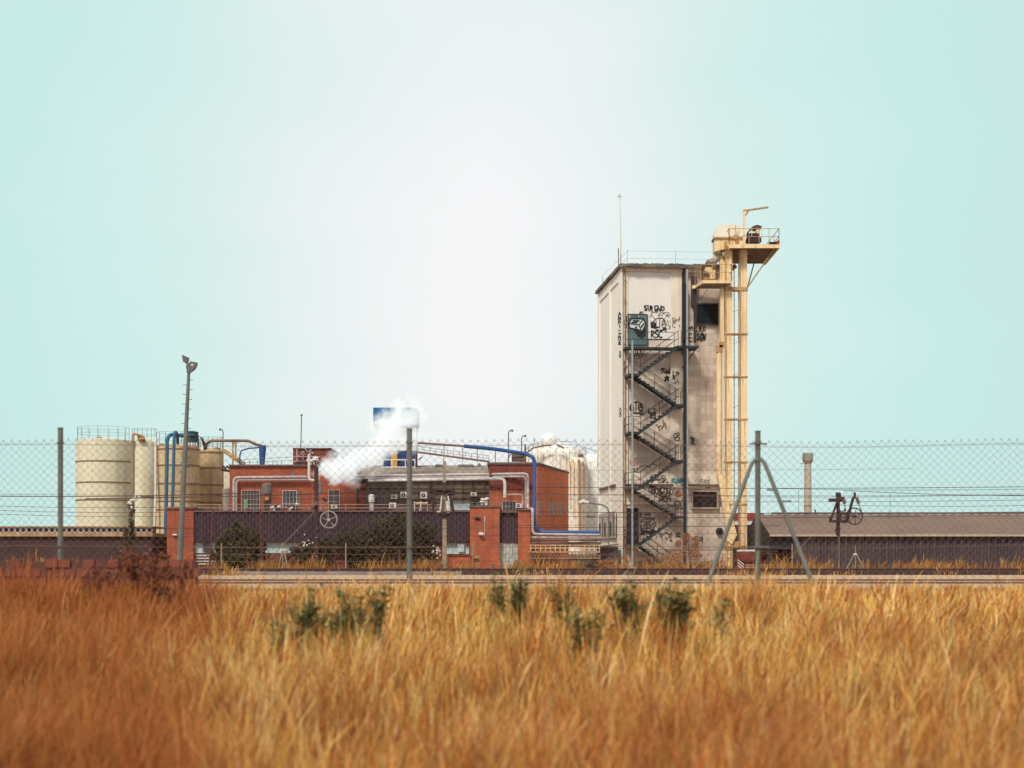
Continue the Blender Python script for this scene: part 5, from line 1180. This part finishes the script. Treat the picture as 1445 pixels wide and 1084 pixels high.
# floodlight mast
fm = thing('floodlight_mast', 'tall leaning grey floodlight mast with climbing rungs and two lamps at the top', 'floodlight mast', P(253.5, 806, 88))
YL = 88
A_, B_ = Vector(P(253, 806, YL)), Vector(P(266.5, 524, YL))
MB().tube([A_, A_.lerp(B_, .5), B_], [.15, .125, .075], 10).build('pole', GALV, fm)
m = MB()
for i in range(26):
    c = A_.lerp(B_, .35+.63*i/26); s_ = 1 if i % 2 else -1; m.tube([c, c+Vector((s_*.24, -.05, 0))], .014, 4)
m.build('rungs', DARK, fm)
m = MB(); c = P(263, 510, YL)
m.prism([P(256.5, 500.5, YL-.1), P(265.8, 504.5, YL-.1), P(265, 509, YL-.1), P(261.5, 512.5, YL-.1), P(258, 510, YL-.1)], (0, 0, 0), (0, .3, 0)); m.build('floodlight', mat('flood', (.14, .15, .15), (.09, .09, .1), 3, .5), fm)
m = MB(); m.prism([P(268, 509.8, YL-.1), P(277.8, 511.5, YL-.1), P(277, 516, YL-.1), P(274, 521, YL-.1), P(270, 524, YL-.1), P(267, 520, YL-.1)], (0, 0, 0), (0, .3, 0)); f2 = m.build('floodlight', MATS['flood'], fm)
MB().prism([P(268.5, 514, YL-.12), P(273, 513.5, YL-.12), P(271.5, 517.5, YL-.12)], (0, 0, 0), (0, .018, 0)).build('lamp_glass', WHITE, f2)
m = MB(); m.pb(262.5, 269, 515, 520, YL-.08, .2); m.tube(P3([(266.4, 512, YL), (266.5, 526, YL)]), .11, 8); m.tube(P3([(268, 526, YL-.1), (271, 522, YL-.1)]), .06, 5); m.build('head_bracket', MATS['flood'], fm)

# ================================================================== vegetation
LEAF = leafmat('bush_leaves', (.022, .020, .014), (.12, .11, .035))
LEAFD = leafmat('dark_leaves', (.020, .014, .014), (.105, .088, .034))
LEAFG = leafmat('weed_leaves', (.09, .11, .04), (.24, .26, .10))
def bush(name, label, cat, px, base, Y, lobes, nleaf, size, lm, seed, group=None):
    """lobes: (px,py,rx_px,rz_px); a stem with limbs into each lobe and leaf faces through its volume"""
    t = thing(name, label, cat, P(px, base, Y), 0, group); rnd = np.random.RandomState(seed); s = Y/K
    b = Vector(P(px, base, Y)); m = MB(); sw = min(1, size/.1)*.8
    if Y < 30: b.z = float(gz(b.x, b.y))-.02
    for i, (lx, ly, rx, rz) in enumerate(lobes):
        c = Vector(P(lx, ly, Y+rnd.uniform(-.4, .4)*rx*s)); q = b+Vector(((lx-px)*s*.25, rnd.uniform(-.2, .2), 0))
        md = q.lerp(c, .55)+Vector((0, 0, .1*rz*s)); m.tube([q, md, c], [.05*size*6*sw, .035*size*6*sw, .012*size*6*sw], 5)
        for k in range(3):
            e = c+Vector((rnd.uniform(-1, 1)*rx*s*.7, rnd.uniform(-1, 1)*rx*s*.5, rnd.uniform(-.2, .9)*rz*s)); m.tube([md, e], [.02*size*6*sw, .006*size*6*sw], 4)
    m.build('stem', BARK, t)
    tot = sum(l[2]*l[3] for l in lobes); Vv = []; Ff = []
    for (lx, ly, rx, rz) in lobes:
        k = int(nleaf*rx*rz/tot); c = np.array(P(lx, ly, Y))
        cl = rnd.normal(size=(max(4, k//48), 3)); cl /= np.linalg.norm(cl, axis=1)[:, None]; cl *= rnd.uniform(.4, 1.18, (len(cl), 1))
        idx = rnd.randint(0, len(cl), k); p = cl[idx]+rnd.normal(size=(k, 3))*.17
        p = c+p*np.array([rx*s, rx*s*.8, rz*s]); p[:, 2] = np.maximum(p[:, 2], b.z+.03)
        d = rnd.normal(size=(k, 3)); d /= np.linalg.norm(d, axis=1)[:, None]; e = np.cross(d, rnd.normal(size=(k, 3))); e /= np.linalg.norm(e, axis=1)[:, None]
        L_ = size*rnd.uniform(.6, 1.3, (k, 1)); W = L_*.42
        q = np.stack([p-d*L_*.5, p+e*W*.5, p+d*L_*.5, p-e*W*.5], 1).reshape(-1, 3); o = len(Vv)
        Vv.extend(map(tuple, q)); Ff.extend([(o+4*i, o+4*i+1, o+4*i+2, o+4*i+3) for i in range(k)])
    m = MB(); m.v = Vv; m.f = Ff; m.build('foliage', lm, t, smooth=False); return t
bush('leafy_bush', 'pointed leafy green bush in front of the purple cladding at the left', 'bush', 337, 805, 102, [(335, 757, 18, 15), (318, 773, 17, 18), (352, 765, 20, 19), (337, 785, 34, 19), (333, 743, 6, 8), (364, 782, 14, 18), (308, 788, 12, 12)], 10000, .16, LEAF, 1)
bush('large_bush', 'big dark spreading bush behind the fence post', 'bush', 560, 806, 103.5, [(555, 754, 38, 24), (516, 765, 34, 24), (587, 765, 32, 27), (603, 752, 18, 15), (548, 785, 50, 20), (500, 785, 25, 18), (608, 780, 12, 22), (570, 738, 22, 9), (478, 772, 22, 16), (588, 790, 26, 15)], 26000, .15, LEAFD, 2)
bush('dead_shrub', 'blurred maroon dead shrub spilling over the near brick wall', 'dead shrub', 222, 880, 21.5, [(205, 820, 32, 34), (245, 835, 26, 26), (185, 800, 22, 26), (262, 812, 12, 20), (150, 830, 34, 32), (225, 795, 16, 16)], 5200, .045, leafmat('maroon_leaves', (.10, .025, .025), (.30, .10, .04)), 62)
bush('low_bush', 'low dark bush spreading left of the dark mast', 'bush', 430, 806, 103, [(420, 785, 16, 12), (440, 782, 20, 17), (408, 793, 14, 9), (458, 782, 16, 20), (425, 775, 12, 8)], 7500, .15, LEAFD, 3)
bush('shrub', 'small shrub at the left end of the pale silo with a few white blossoms', 'bush', 186, 806, 110, [(186, 722, 7, 6), (184, 712, 5, 5), (184, 745, 8, 30), (180, 780, 14, 20)], 1500, .16, LEAFD, 4)
mm = mat('blossom', (.7, .7, .66), (.6, .6, .55), 3)
for k, (cx_, cy_, nn, lab) in enumerate(((187, 709, 10, 'cluster of white blossoms on the shrub by the pale silo'), (616, 777, 16, 'scattered white blossoms at the right edge of the big dark bush'), (432, 769, 12, 'white blossoms on the low dark bush'))):
    m = MB(); rnd = random.Random(k)
    for i in range(nn): m.blob(P(cx_+rnd.gauss(0, 4), cy_+rnd.gauss(0, 4.5), 101.5 if k else 108.5), .045 if k else .09, (1, 1, 1), 4)
    m.build('blossoms', mm, None, label=lab, cat='flowers')
# green weeds in the dry grass (blurred, near)
def weed(label, px, Y, lobes, n, seed):
    """upright leafy stems, each rooted in the soil under its own top"""
    rnd = np.random.RandomState(seed); s = Y/K; bx = PX(px, Y); t = thing('weed', label, 'weed', (bx, Y, float(gz(bx, Y))))
    m = MB(); Vv = []; Ff = []
    for (lx, ly, rx, rz) in lobes:
        for q in range(max(3, int(rx*.8))):
            a = rnd.uniform(0, 6.28); rr = rnd.uniform(0, 1)**.5*1.35
            tx, ty = PX(lx, Y)+rx*s*rr*math.cos(a), Y+rx*s*rr*math.sin(a)
            tz = PZ(ly-7-rz*rnd.uniform(-.4, 1.1)*(1-.3*rr*rr), Y); gx = bx+(tx-bx)*.35; g0 = float(gz(gx, ty))-.02
            if tz < g0+.08: continue
            A = Vector((gx, ty, g0)); B = Vector((tx, ty, tz)); C_ = Vector((gx+(tx-gx)*.35, ty, g0+(tz-g0)*.6))
            m.tube([A, C_, B], [.007, .005, .002], 4)
            tw = [(A, C_, B)]
            for j in range(rnd.randint(2, 6)):
                f = rnd.uniform(.3, .95); p = A.lerp(B, f)*.5+(A.lerp(C_, f/.6) if f < .6 else C_.lerp(B, (f-.6)/.4))*.5; p = A.lerp(C_, f/.6) if f < .6 else C_.lerp(B, (f-.6)/.4)
                az = rnd.uniform(0, 6.28); e_ = p+Vector((math.cos(az), math.sin(az), rnd.uniform(.2, 1.1)))*rnd.uniform(.05, .15); m.tube([p, e_], [.003, .0015], 3); tw.append((p, p.lerp(e_, .6), e_))
            for ti, (a0, c0, b0_) in enumerate(tw):
                for j in range(int(20*max(.4, (tz-g0))) if ti == 0 else 6):
                    f = rnd.uniform(.15, 1)**.7; p = (a0.lerp(c0, f/.6) if f < .6 else c0.lerp(b0_, (f-.6)/.4)); L_ = .088*(1.2-f*.6)*rnd.uniform(.5, 1.3)
                    az = rnd.uniform(0, 6.28); d = Vector((math.cos(az), math.sin(az), rnd.uniform(-.2, .8))).normalized(); e = d.cross(Vector((0, 0, 1))).normalized()*L_*.24
                    o = len(Vv); Vv.extend([tuple(p), tuple(p+d*L_*.5+e), tuple(p+d*L_), tuple(p+d*L_*.5-e)]); Ff.append((o, o+1, o+2, o+3))
    m.build('stem', LEAFG, t); m = MB(); m.v = Vv; m.f = Ff; m.build('foliage', LEAFG, t, smooth=False)
for k, (px, base, Y, lobes, n, lab) in enumerate((
    (433, 905, 16.8, [(432, 858, 15, 24), (447, 880, 13, 22), (418, 885, 12, 18), (436, 838, 6, 9)], 1000, 'dark green weed clump in the grass, leftmost of the near clumps'),
    (490, 905, 16.8, [(488, 850, 12, 20), (480, 872, 16, 24), (500, 868, 14, 20), (470, 888, 14, 16), (512, 855, 8, 14)], 1200, 'broad dark green weed clump right of the leftmost clump'),
    (530, 890, 17.4, [(528, 845, 7, 14), (536, 862, 9, 12), (543, 835, 4, 8)], 300, 'thin pale green weed beside the broad clump'),
    (705, 868, 20.5, [(704, 822, 8, 11), (703, 840, 8, 12)], 420, 'small green weed just left of the round green weed'),
    (731, 872, 20.3, [(733, 820, 11, 12), (727, 835, 10, 14), (736, 842, 9, 12)], 900, 'round bright green weed bush beside the railway gravel'),
    (800, 870, 18.5, [(798, 832, 4, 12), (802, 850, 5, 12), (786, 834, 5, 9)], 200, 'spindly weed in the middle of the golden grass'),
    (888, 900, 17.2, [(887, 832, 9, 15), (878, 856, 14, 14), (893, 868, 15, 17), (868, 848, 9, 8), (898, 848, 8, 10)], 800, 'branching weed below the tower, left of a pair'),
    (955, 900, 17.2, [(965, 830, 9, 12), (940, 835, 12, 9), (952, 856, 15, 14), (968, 848, 9, 14), (950, 876, 17, 18), (932, 848, 9, 8)], 1000, 'branching weed below the tower, right of a pair'),
    (1017, 895, 17.6, [(1020, 858, 4, 9), (1016, 870, 5, 9)], 150, 'tiny green weed at the right of the branching pair'),
    (823, 905, 16.4, [(806, 868, 9, 9), (822, 880, 9, 11), (846, 874, 8, 9)], 260, 'low olive weed in the grass under the lean-to shed'),
    (390, 910, 16.2, [(388, 878, 6, 9), (394, 890, 7, 10)], 150, 'tiny dark weed left of all the clumps'))):
    weed(lab, px, Y, lobes, n, 20+k)

def grass(name, xr, yr, n, hr, w, seed, hfun, cols, label, lean=.35, keep=None):
    rs = np.random.RandomState(seed); y = rs.uniform(yr[0], yr[1], n); x = xr(rs, y) if callable(xr) else rs.uniform(*xr, n)
    near = yr[1] < 40
    nt_ = max(10, n//34); tid = rs.randint(0, nt_, n); tuft = rs.uniform(size=n) < (.75 if near else .3)
    tc_ = rs.permutation(n)[:nt_]; tr_ = rs.uniform(.04, .17, nt_)
    x = np.where(tuft, x[tc_][tid]+rs.normal(size=n)*tr_[tid], x); y = np.where(tuft, np.clip(y[tc_][tid]+rs.normal(size=n)*tr_[tid], *yr), y)
    th_ = np.where(tuft, rs.uniform(.62, 1.35, nt_)[tid], rs.uniform(.5, .9, n)); tl = np.where(tuft, rs.normal(0, .35, nt_)[tid], 0); tcx = rs.uniform(size=nt_)[tid]; tdy = np.where(tuft, rs.normal(0, .35, nt_)[tid], 0)
    cl = np.sin(x*2.3+np.sin(y*1.9)*2)+np.sin(y*2.7+x*.8)+np.sin(x*5.1-y*3.3)*.6
    k_ = rs.uniform(0, 1, n) < .62+.25*cl
    if keep is not None: k_ &= keep(x, y, rs)
    th_, tl, tcx, tdy = th_[k_], tl[k_], tcx[k_], tdy[k_]
    x, y, cl = x[k_], y[k_], cl[k_]; n = len(x); z = hfun(x, y)
    h = rs.uniform(hr[0], hr[1], n)*(1+.13*cl)*th_*(np.clip((27.2-y)/6, .2, 1) if yr[1] < 40 else 1)*np.where(rs.uniform(size=n) < .02, 1.5, 1); az = rs.uniform(0, 2*np.pi, n); ln = rs.normal(.22, lean, n)+tl
    dx = ln*.8+rs.normal(0, .15, n); dy = rs.normal(0, .25, n)+tdy; ww = w*rs.uniform(.6, 1.4, n)
    ca, sa = np.cos(az)*ww, np.sin(az)*ww
    P_ = np.zeros((n, 8, 3))
    for i, (t, wd) in enumerate(((0, .8), (.45, .75), (.78, .5), (1.0, 1.25 if w < .02 else .5))):
        bx = x+dx*h*t**1.8*.55; by = y+dy*h*t**1.8*.5; bz = z-.03+h*t*(1-.12*t*np.abs(dx))
        if i == 3: wd_ = wd*.25
        else: wd_ = wd
        P_[:, 2*i] = np.stack([bx-ca*wd_, by-sa*wd_, bz], 1); P_[:, 2*i+1] = np.stack([bx+ca*wd_, by+sa*wd_, bz], 1)
    # seed heads widen the upper part on a third of the blades
    sh_ = rs.uniform(size=n) < .35
    P_[sh_, 4] += (P_[sh_, 4]-P_[sh_, 5])*.9; P_[sh_, 5] += (P_[sh_, 5]-P_[sh_, 4])*.45
    me = bpy.data.meshes.new(name); off = np.array([(x.min()+x.max())/2, (y.min()+y.max())/2, 0.]); co = (P_.reshape(-1, 3)-off).astype(np.float32)
    base = (np.arange(n)*8)[:, None, None]; q = np.array([[0, 1, 3, 2], [2, 3, 5, 4], [4, 5, 7, 6]])[None]; idx = (base+q).reshape(-1).astype(np.int32); nf = n*3
    me.vertices.add(n*8); me.vertices.foreach_set('co', co.ravel()); me.loops.add(nf*4); me.loops.foreach_set('vertex_index', idx)
    me.polygons.add(nf); me.polygons.foreach_set('loop_start', np.arange(nf, dtype=np.int32)*4); me.update(calc_edges=True)
    c = np.array(cols); pick = rs.randint(0, len(c), n); col = c[pick]*rs.uniform(.75, 1.2, (n, 1))
    # redder in patches; redness at lower left and near edge paints a vignette
    tint = np.where((tcx < .16)[:, None], np.array([.62, .26, .16]), np.where((tcx > .9)[:, None], np.array([.62, .78, .62]), np.where((tcx > .62)[:, None], np.array([1.12, 1.14, 1.25]), 1.0)))
    col = col*tint
    if near:
        q = x/y; red = np.clip((-.150-q)/.05, 0, 1)*.72+np.clip(cl*.25-.12, 0, .35)+np.clip((14.0-y)/4, 0, 1)*.35
        red += .30*np.clip(np.sin(x*.8+1.3)*np.sin(y*.6+x*.3), 0, 1); red = np.clip(red, 0, .85)
        col = col*(1-red[:, None])+np.array([.40, .13, .040])*red[:, None]
    full = np.ones((n, 8, 4), np.float32)
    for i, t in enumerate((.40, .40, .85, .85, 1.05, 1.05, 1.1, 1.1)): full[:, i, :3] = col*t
    a = me.color_attributes.new('tint', 'FLOAT_COLOR', 'POINT'); a.data.foreach_set('color', full.ravel())
    me.materials.append(GRASS); o = bpy.data.objects.new(name, me); COL.objects.link(o); o.location = off
    return tag(o, label, 'grass', None, 'stuff')
GOLD = [(.88, .54, .12), (.95, .66, .20), (.64, .29, .06), (.92, .62, .20), (.36, .13, .04), (.98, .78, .38), (.26, .09, .04)]
wx = lambda rs, y: rs.uniform(-1, 1, len(y))*(y*.295+.9)
kp = lambda x, y, rs: ~((np.abs(y-24.15) < .22) & (x < PX(278, 24)))
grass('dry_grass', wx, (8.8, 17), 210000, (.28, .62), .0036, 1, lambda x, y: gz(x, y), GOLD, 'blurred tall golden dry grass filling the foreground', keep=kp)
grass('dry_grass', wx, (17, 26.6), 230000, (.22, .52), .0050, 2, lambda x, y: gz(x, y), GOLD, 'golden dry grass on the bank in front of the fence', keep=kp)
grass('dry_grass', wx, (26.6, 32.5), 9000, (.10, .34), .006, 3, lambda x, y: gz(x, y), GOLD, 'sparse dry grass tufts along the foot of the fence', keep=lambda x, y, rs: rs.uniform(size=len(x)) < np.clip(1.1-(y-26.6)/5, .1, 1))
grass('dead_stalks', lambda rs, y: -y*rs.uniform(.158, .30, len(y)), (19.5, 23.7), 8500, (.25, .62), .0055, 8, lambda x, y: gz(x, y), [(.30, .09, .04), (.22, .06, .035), (.48, .22, .08), (.16, .05, .035)], 'dark reddish dead stalks in front of the near brick wall')
grass('far_grass', (-30, 34), (97, 102.5), 26000, (.25, .75), .016, 4, lambda x, y: 0*x, [(.50, .25, .07), (.60, .32, .09), (.42, .20, .06), (.36, .22, .08)], 'strip of orange dry grass at the foot of the factory', keep=lambda x, y, rs: (np.sin(x*.9)+np.sin(x*2.3+1)*.7+.5 > rs.uniform(-.6, 1.2, len(x))))
grass('far_grass', (-20, 24), (56, 60.2), 5000, (.08, .35), .012, 5, lambda x, y: 0*x, [(.55, .30, .09), (.62, .36, .12)], 'thin dry grass scattered along the raised track', keep=lambda x, y, rs: (np.sin(x*.7+2)+np.sin(x*1.9) > rs.uniform(-.2, 1.6, len(x))))
bush('dry_shrub', 'rusty orange dead weeds in front of the staircase foot', 'dead shrub', 975, 808, 92, [(975, 780, 16, 20), (950, 790, 22, 14), (990, 792, 14, 12), (970, 760, 8, 14)], 2200, .10, leafmat('dead_leaves', (.36, .14, .05), (.48, .24, .10)), 60)
bush('dry_shrub', 'brown dead weeds in front of the lean-to shed', 'dead shrub', 868, 808, 92, [(868, 796, 20, 9), (850, 798, 12, 7)], 900, .10, MATS.get('x') or bpy.data.materials['dead_leaves'], 61)

# ================================================================== steam
def steam():
    path = [(449, 700, 113.5, 2), (446, 668, 113.5, 9), (460, 660, 113.6, 16), (476, 664, 114, 25), (498, 662, 114, 25), (524, 646, 114.5, 22), (545, 626, 115, 25), (560, 604, 115.2, 40), (572, 590, 115.5, 34), (596, 582, 116, 18)]
    pts = [Vector(P(a, b, c)) for a, b, c, _ in path]; rs = [p[3]*p[2]/K for p in path]
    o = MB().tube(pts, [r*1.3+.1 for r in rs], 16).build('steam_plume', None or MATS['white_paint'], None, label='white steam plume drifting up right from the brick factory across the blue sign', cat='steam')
    M = FR[o.name].inverted(); loc = [M @ p for p in pts]
    m = bpy.data.materials.new('steam'); m.use_nodes = True; nt = m.node_tree; N = nt.nodes; L = nt.links; N.clear()
    out = N.new('ShaderNodeOutputMaterial'); vol = N.new('ShaderNodeVolumePrincipled'); L.new(vol.outputs[0], out.inputs['Volume'])
    tc = N.new('ShaderNodeTexCoord'); co = tc.outputs['Object']
    nz = N.new('ShaderNodeTexNoise'); nz.inputs['Scale'].default_value = .75; nz.inputs['Detail'].default_value = 8; nz.inputs['Roughness'].default_value = .66; nz.inputs['Distortion'].default_value = .4; L.new(co, nz.inputs['Vector'])
    def vm(op, a, b=None):
        n = N.new('ShaderNodeVectorMath'); n.operation = op
        for i, v in enumerate((a, b)):
            if v is None: continue
            if isinstance(v, Vector): n.inputs[i].default_value = v
            else: L.new(v, n.inputs[i])
        return n
    def ma(op, a, b=None, c=None, cl=False):
        n = N.new('ShaderNodeMath'); n.operation = op; n.use_clamp = cl
        for i, v in enumerate((a, b, c)):
            if v is None: continue
            if isinstance(v, (int, float)): n.inputs[i].default_value = v
            else: L.new(v, n.inputs[i])
        return n.outputs[0]
    best = None
    for i in range(len(loc)-1):
        a, b = loc[i], loc[i+1]; d = b-a; l2 = d.length_squared
        pa = vm('SUBTRACT', co, a).outputs[0]; dt = vm('DOT_PRODUCT', pa, d).outputs['Value']; t = ma('DIVIDE', dt, l2, cl=True)
        sc = N.new('ShaderNodeVectorMath'); sc.operation = 'SCALE'; sc.inputs[0].default_value = d; L.new(t, sc.inputs['Scale'])
        ds = vm('LENGTH', vm('SUBTRACT', pa, sc.outputs[0]).outputs[0]).outputs['Value']
        rr = ma('MULTIPLY_ADD', t, rs[i+1]-rs[i], rs[i]); f = ma('SUBTRACT', 1.0, ma('DIVIDE', ds, rr))
        best = f if best is None else ma('MAXIMUM', best, f)
    nn = ma('MULTIPLY', ma('SUBTRACT', nz.outputs['Fac'], .52), 3.9)
    f = ma('ADD', best, nn)
    sp = N.new('ShaderNodeSeparateXYZ'); L.new(co, sp.inputs[0])
    zf = N.new('ShaderNodeMapRange'); zf.inputs[1].default_value = loc[4].z; zf.inputs[2].default_value = loc[7].z; zf.inputs[3].default_value = 5; zf.inputs[4].default_value = 2.4; L.new(sp.outputs[2], zf.inputs[0])
    dn = ma('MULTIPLY', ma('MAXIMUM', ma('SUBTRACT', f, .02), 0), zf.outputs[0])
    L.new(dn, vol.inputs['Density']); vol.inputs['Color'].default_value = (.97, .99, 1, 1); vol.inputs['Anisotropy'].default_value = .0
    vol.inputs['Emission Color'].default_value = (.80, .90, .92, 1); L.new(ma('MULTIPLY', dn, .24), vol.inputs['Emission Strength'])  # steam is no light source; added glow keeps the plume white
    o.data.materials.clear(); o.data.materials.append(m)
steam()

# ================================================================== light, sky, camera
EL, AZ = R(48), R(-152)        # sun high behind the camera, a little to the left
w = bpy.data.worlds.new('World'); scn.world = w; w.use_nodes = True; nt = w.node_tree; N = nt.nodes; L = nt.links; N.clear()
out = N.new('ShaderNodeOutputWorld'); bg = N.new('ShaderNodeBackground'); L.new(bg.outputs[0], out.inputs[0])
sky = N.new('ShaderNodeTexSky'); sky.sky_type = 'NISHITA'; sky.sun_disc = False; sky.sun_elevation = EL; sky.sun_rotation = AZ; sky.dust_density = 4
tc = N.new('ShaderNodeTexCoord'); d0 = Vector((-50/K, 1, 380/K)).normalized()
mp = N.new('ShaderNodeVectorMath'); mp.operation = 'SUBTRACT'; L.new(tc.outputs['Generated'], mp.inputs[0]); mp.inputs[1].default_value = d0
m2 = N.new('ShaderNodeVectorMath'); m2.operation = 'MULTIPLY'; L.new(mp.outputs[0], m2.inputs[0]); m2.inputs[1].default_value = (1, 1, .42)
ln = N.new('ShaderNodeVectorMath'); ln.operation = 'LENGTH'; L.new(m2.outputs[0], ln.inputs[0])
nz = N.new('ShaderNodeTexNoise'); nz.inputs['Scale'].default_value = 5; nz.inputs['Detail'].default_value = 6; cm = N.new('ShaderNodeMapping'); cm.inputs['Scale'].default_value = (1, 1, 2.6); L.new(tc.outputs['Generated'], cm.inputs['Vector']); L.new(cm.outputs[0], nz.inputs['Vector'])
ad = N.new('ShaderNodeMath'); ad.operation = 'MULTIPLY_ADD'; L.new(nz.outputs['Fac'], ad.inputs[0]); ad.inputs[1].default_value = .11; L.new(ln.outputs['Value'], ad.inputs[2])
cr = N.new('ShaderNodeValToRGB'); L.new(ad.outputs[0], cr.inputs[0]); e = cr.color_ramp.elements
cr.color_ramp.interpolation = 'B_SPLINE'
e[0].position = .05; e[0].color = (1.0, .985, .995, 1); e[1].position = 1.0; e[1].color = (.80, .78, .74, 1)
for p, c in ((.085, (.96, .965, .97, 1)), (.15, (.84, .925, .91, 1)), (.21, (.70, .90, .865, 1)), (.28, (.61, .89, .85, 1)), (.40, (.58, .82, .80, 1)), (.7, (.76, .78, .76, 1))):
    x = e.new(p); x.color = c
s1_ = N.new('ShaderNodeVectorMath'); s1_.operation = 'SCALE'; L.new(sky.outputs[0], s1_.inputs[0]); s1_.inputs['Scale'].default_value = .08
mx = N.new('ShaderNodeMix'); mx.data_type = 'RGBA'; mx.inputs[0].default_value = .93; L.new(s1_.outputs[0], mx.inputs[6]); L.new(cr.outputs[0], mx.inputs[7])
L.new(mx.outputs[2], bg.inputs[0]); bg.inputs[1].default_value = 1.0
sun = bpy.data.lights.new('sun', 'SUN'); sun.energy = 3.0; sun.angle = R(10); sun.color = (1, .93, .80)
so = bpy.data.objects.new('sun', sun); COL.objects.link(so)
dirv = Vector((math.sin(AZ)*math.cos(EL), math.cos(AZ)*math.cos(EL), math.sin(EL)))
so.rotation_euler = dirv.to_track_quat('Z', 'Y').to_euler()
cam = bpy.data.cameras.new('camera'); co = bpy.data.objects.new('camera', cam); COL.objects.link(co); scn.camera = co
co.location = (0, 0, CZ); co.rotation_euler = (R(90), 0, 0); cam.sensor_width = 36; cam.lens = 36*K/1445
cam.shift_y = (HY-542)/1445; cam.clip_end = 6000; cam.clip_start = .1
cam.dof.use_dof = True; cam.dof.focus_distance = 116; cam.dof.aperture_fstop = 1.9
scn.view_settings.view_transform = 'Standard'; scn.view_settings.look = 'None'; scn.view_settings.exposure = 0
scn.render.engine = 'CYCLES'
cy = scn.cycles; cy.use_denoising = True; cy.max_bounces = 5; cy.diffuse_bounces = 3; cy.volume_bounces = 2; cy.transparent_max_bounces = 8
cy.volume_step_rate = 2.0; cy.volume_max_steps = 128; cy.use_adaptive_sampling = True; cy.adaptive_threshold = .02
